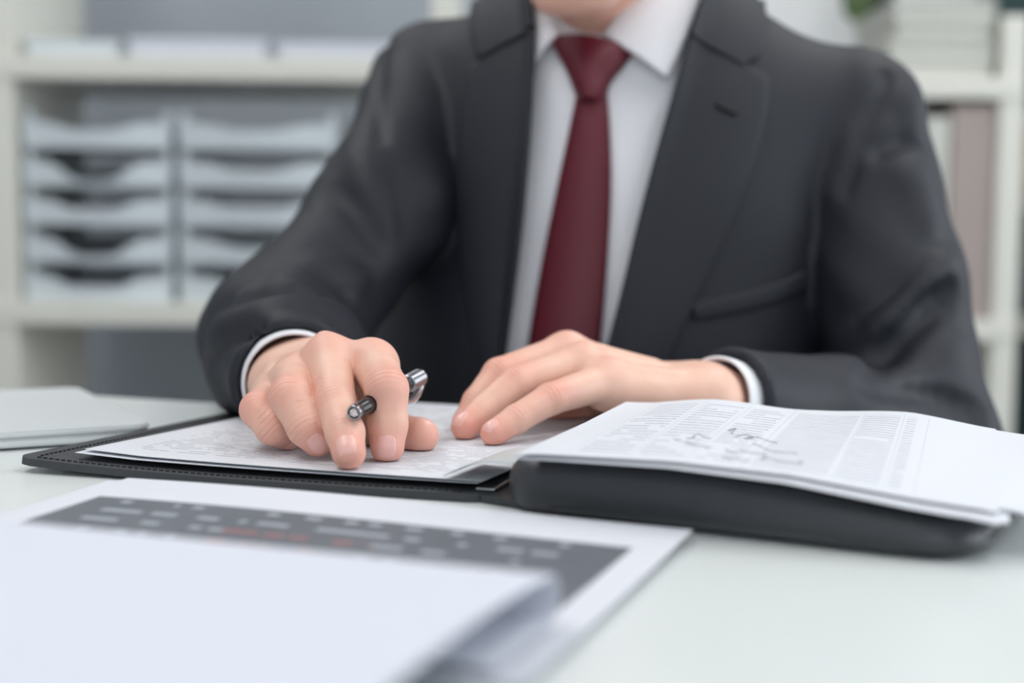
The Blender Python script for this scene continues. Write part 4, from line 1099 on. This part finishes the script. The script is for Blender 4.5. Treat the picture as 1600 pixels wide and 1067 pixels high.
binder(X(1482, RY), X(1552, RY), ZRL, hh - 0.012, M_brown, 'broad taupe binder standing next to the shelf upright')
binder(X(1424, RY), X(1478, RY), ZRL, hh - 0.03, M_beige, 'broad cream binder standing next to the taupe binder')
for k, (xa, xb, yt, yb) in enumerate(((1385, 1546, 78, 110), (1378, 1549, 48, 77), (1390, 1543, 18, 47), (1384, 1547, -12, 17))):
    za, zb = Zp(yb, RY), Zp(yt, RY)
    e = empty('magazine_box', (X((xa + xb) / 2, RY), RY + 0.15, za)); upd()
    tag(e, '%s flat cream box in the pile on the binder shelf' % ['lowest', 'second lowest', 'third', 'topmost'][k], 'box', 'cream boxes piled on the shelf')
    xc = X((xa + xb) / 2, RY); w = X(xb, RY) - X(xa, RY); h_ = zb - za
    z0 = ZRU + k * (h_ + 0.0012) + 0.0005
    box('box_body', (xc, RY + 0.155, z0 + h_ * 0.36), (w - 0.008, 0.27, h_ * 0.72), M_beige, e, 0.002); box('box_lid', (xc, RY + 0.155, z0 + h_ * 0.86), (w, 0.278, h_ * 0.28), M_beige, e, 0.002)
# neighbouring unit beyond the upright
shelf_unit('shelf_unit', 'dark backed shelf unit beyond the white upright', X(1640, 2.5), X(1830, 2.5), [Zp(160, 2.5), Zp(292, 2.5), Zp(500, 2.5)], 0.03, 0.30, [(X(1830, 2.5), 0.04)], 2.5)
tb = box('dark_panel', (X(1720, 2.7), 2.88, 0.05), (0.32, 0.02, 1.58), M_teal, None, 0.002); tag(tb, 'dark teal panel standing behind the far shelf unit', 'panel')
t2 = box('tan_box', (X(1650, 2.55), 2.60, Zp(292, 2.5) + 0.052), (0.14, 0.18, 0.10), M_tan, None, 0.003); tag(t2, 'small tan box on the dark backed shelf unit', 'box')
# potted plant on top of the binder unit, leaning past the shoulder
pl = empty('potted_plant', (X(1335, 2.84), 2.84, -0.74)); upd(); tag(pl, 'tall green potted plant standing between the shelf units', 'plant')
px_ = X(1335, 2.84)
lathe('pot', (px_, 2.84, -0.74), (px_, 2.84, 0), [(0, 0), (0, 0.10), (0.22, 0.13), (0.24, 0.135), (0.24, 0.12), (0.20, 0.115), (0.20, 0)], M_pot, pl, 28, up=(1, 0, 0))
top = W(1392, -30, 2.80)
tube('stem', smooth_poly([np.array([px_, 2.84, -0.54]), np.array([px_ + 0.01, 2.84, 0.0]), np.array([X(1350, 2.84), 2.84, 0.30]), W(1366, 30, 2.82), top, top + [0.04, 0, .2]], 24), 0.019, M_stem, pl, 8)
def leaf(base, tip, w):
    base, tip = np.asarray(base, float), np.asarray(tip, float); ax = tip - base; sdv = nrm(np.cross(ax, (0.2, 1, 0.3))) * w; V = []; Fc = []
    n = 8
    for i in range(n + 1):
        t = i / n; c = base + ax * t + np.array([0, 0, -0.25 * np.linalg.norm(ax) * t * t]); wd = math.sin(math.pi * (0.04 + 0.94 * t) ** 0.8)
        for s in (-1, 0, 1): V.append(c + sdv * s * wd + np.array([0, 0, 0.25 * w * abs(s) * wd]))
    for i in range(n):
        for k in range(2): Fc.append((i * 3 + k, i * 3 + k + 1, i * 3 + k + 4, i * 3 + k + 3))
    mesh_obj('leaf', V, Fc, M_leaf, pl)
for (a, b, w) in (((1362, 40, 2.82), (1318, -20, 2.80), 0.03), ((1372, 10, 2.82), (1300, -60, 2.85), 0.035), ((1385, -20, 2.80), (1450, -70, 2.78), 0.03), ((1390, -30, 2.80), (1330, -120, 2.80), 0.035),
                  ((1395, -60, 2.80), (1480, -140, 2.80), 0.035), ((1398, -80, 2.80), (1400, -210, 2.78), 0.035), ((1396, -70, 2.80), (1310, -200, 2.85), 0.035)):
    leaf(W(*a), W(*b), w)

# white board on the back wall behind the plant
wb = empty('whiteboard', (X(1450, 2.99), 2.99, 0.2)); upd(); tag(wb, 'large blank whiteboard on the wall behind the plant and binders', 'whiteboard')
xa, xb = X(1130, 2.99), X(1800, 2.99)
box('board', ((xa + xb) / 2, 2.990, 0.45), (xb - xa, 0.012, 1.0), simple('whiteboard_enamel', srgb(240, 241, 243), 0.3), wb, 0.001)
for zz in (-0.06, 0.96): box('frame', ((xa + xb) / 2, 2.984, zz), (xb - xa + 0.03, 0.022, 0.02), M_metal, wb, 0.002)
for xx in (xa - 0.008, xb + 0.008): box('frame', (xx, 2.984, 0.45), (0.02, 0.022, 1.0), M_metal, wb, 0.002)
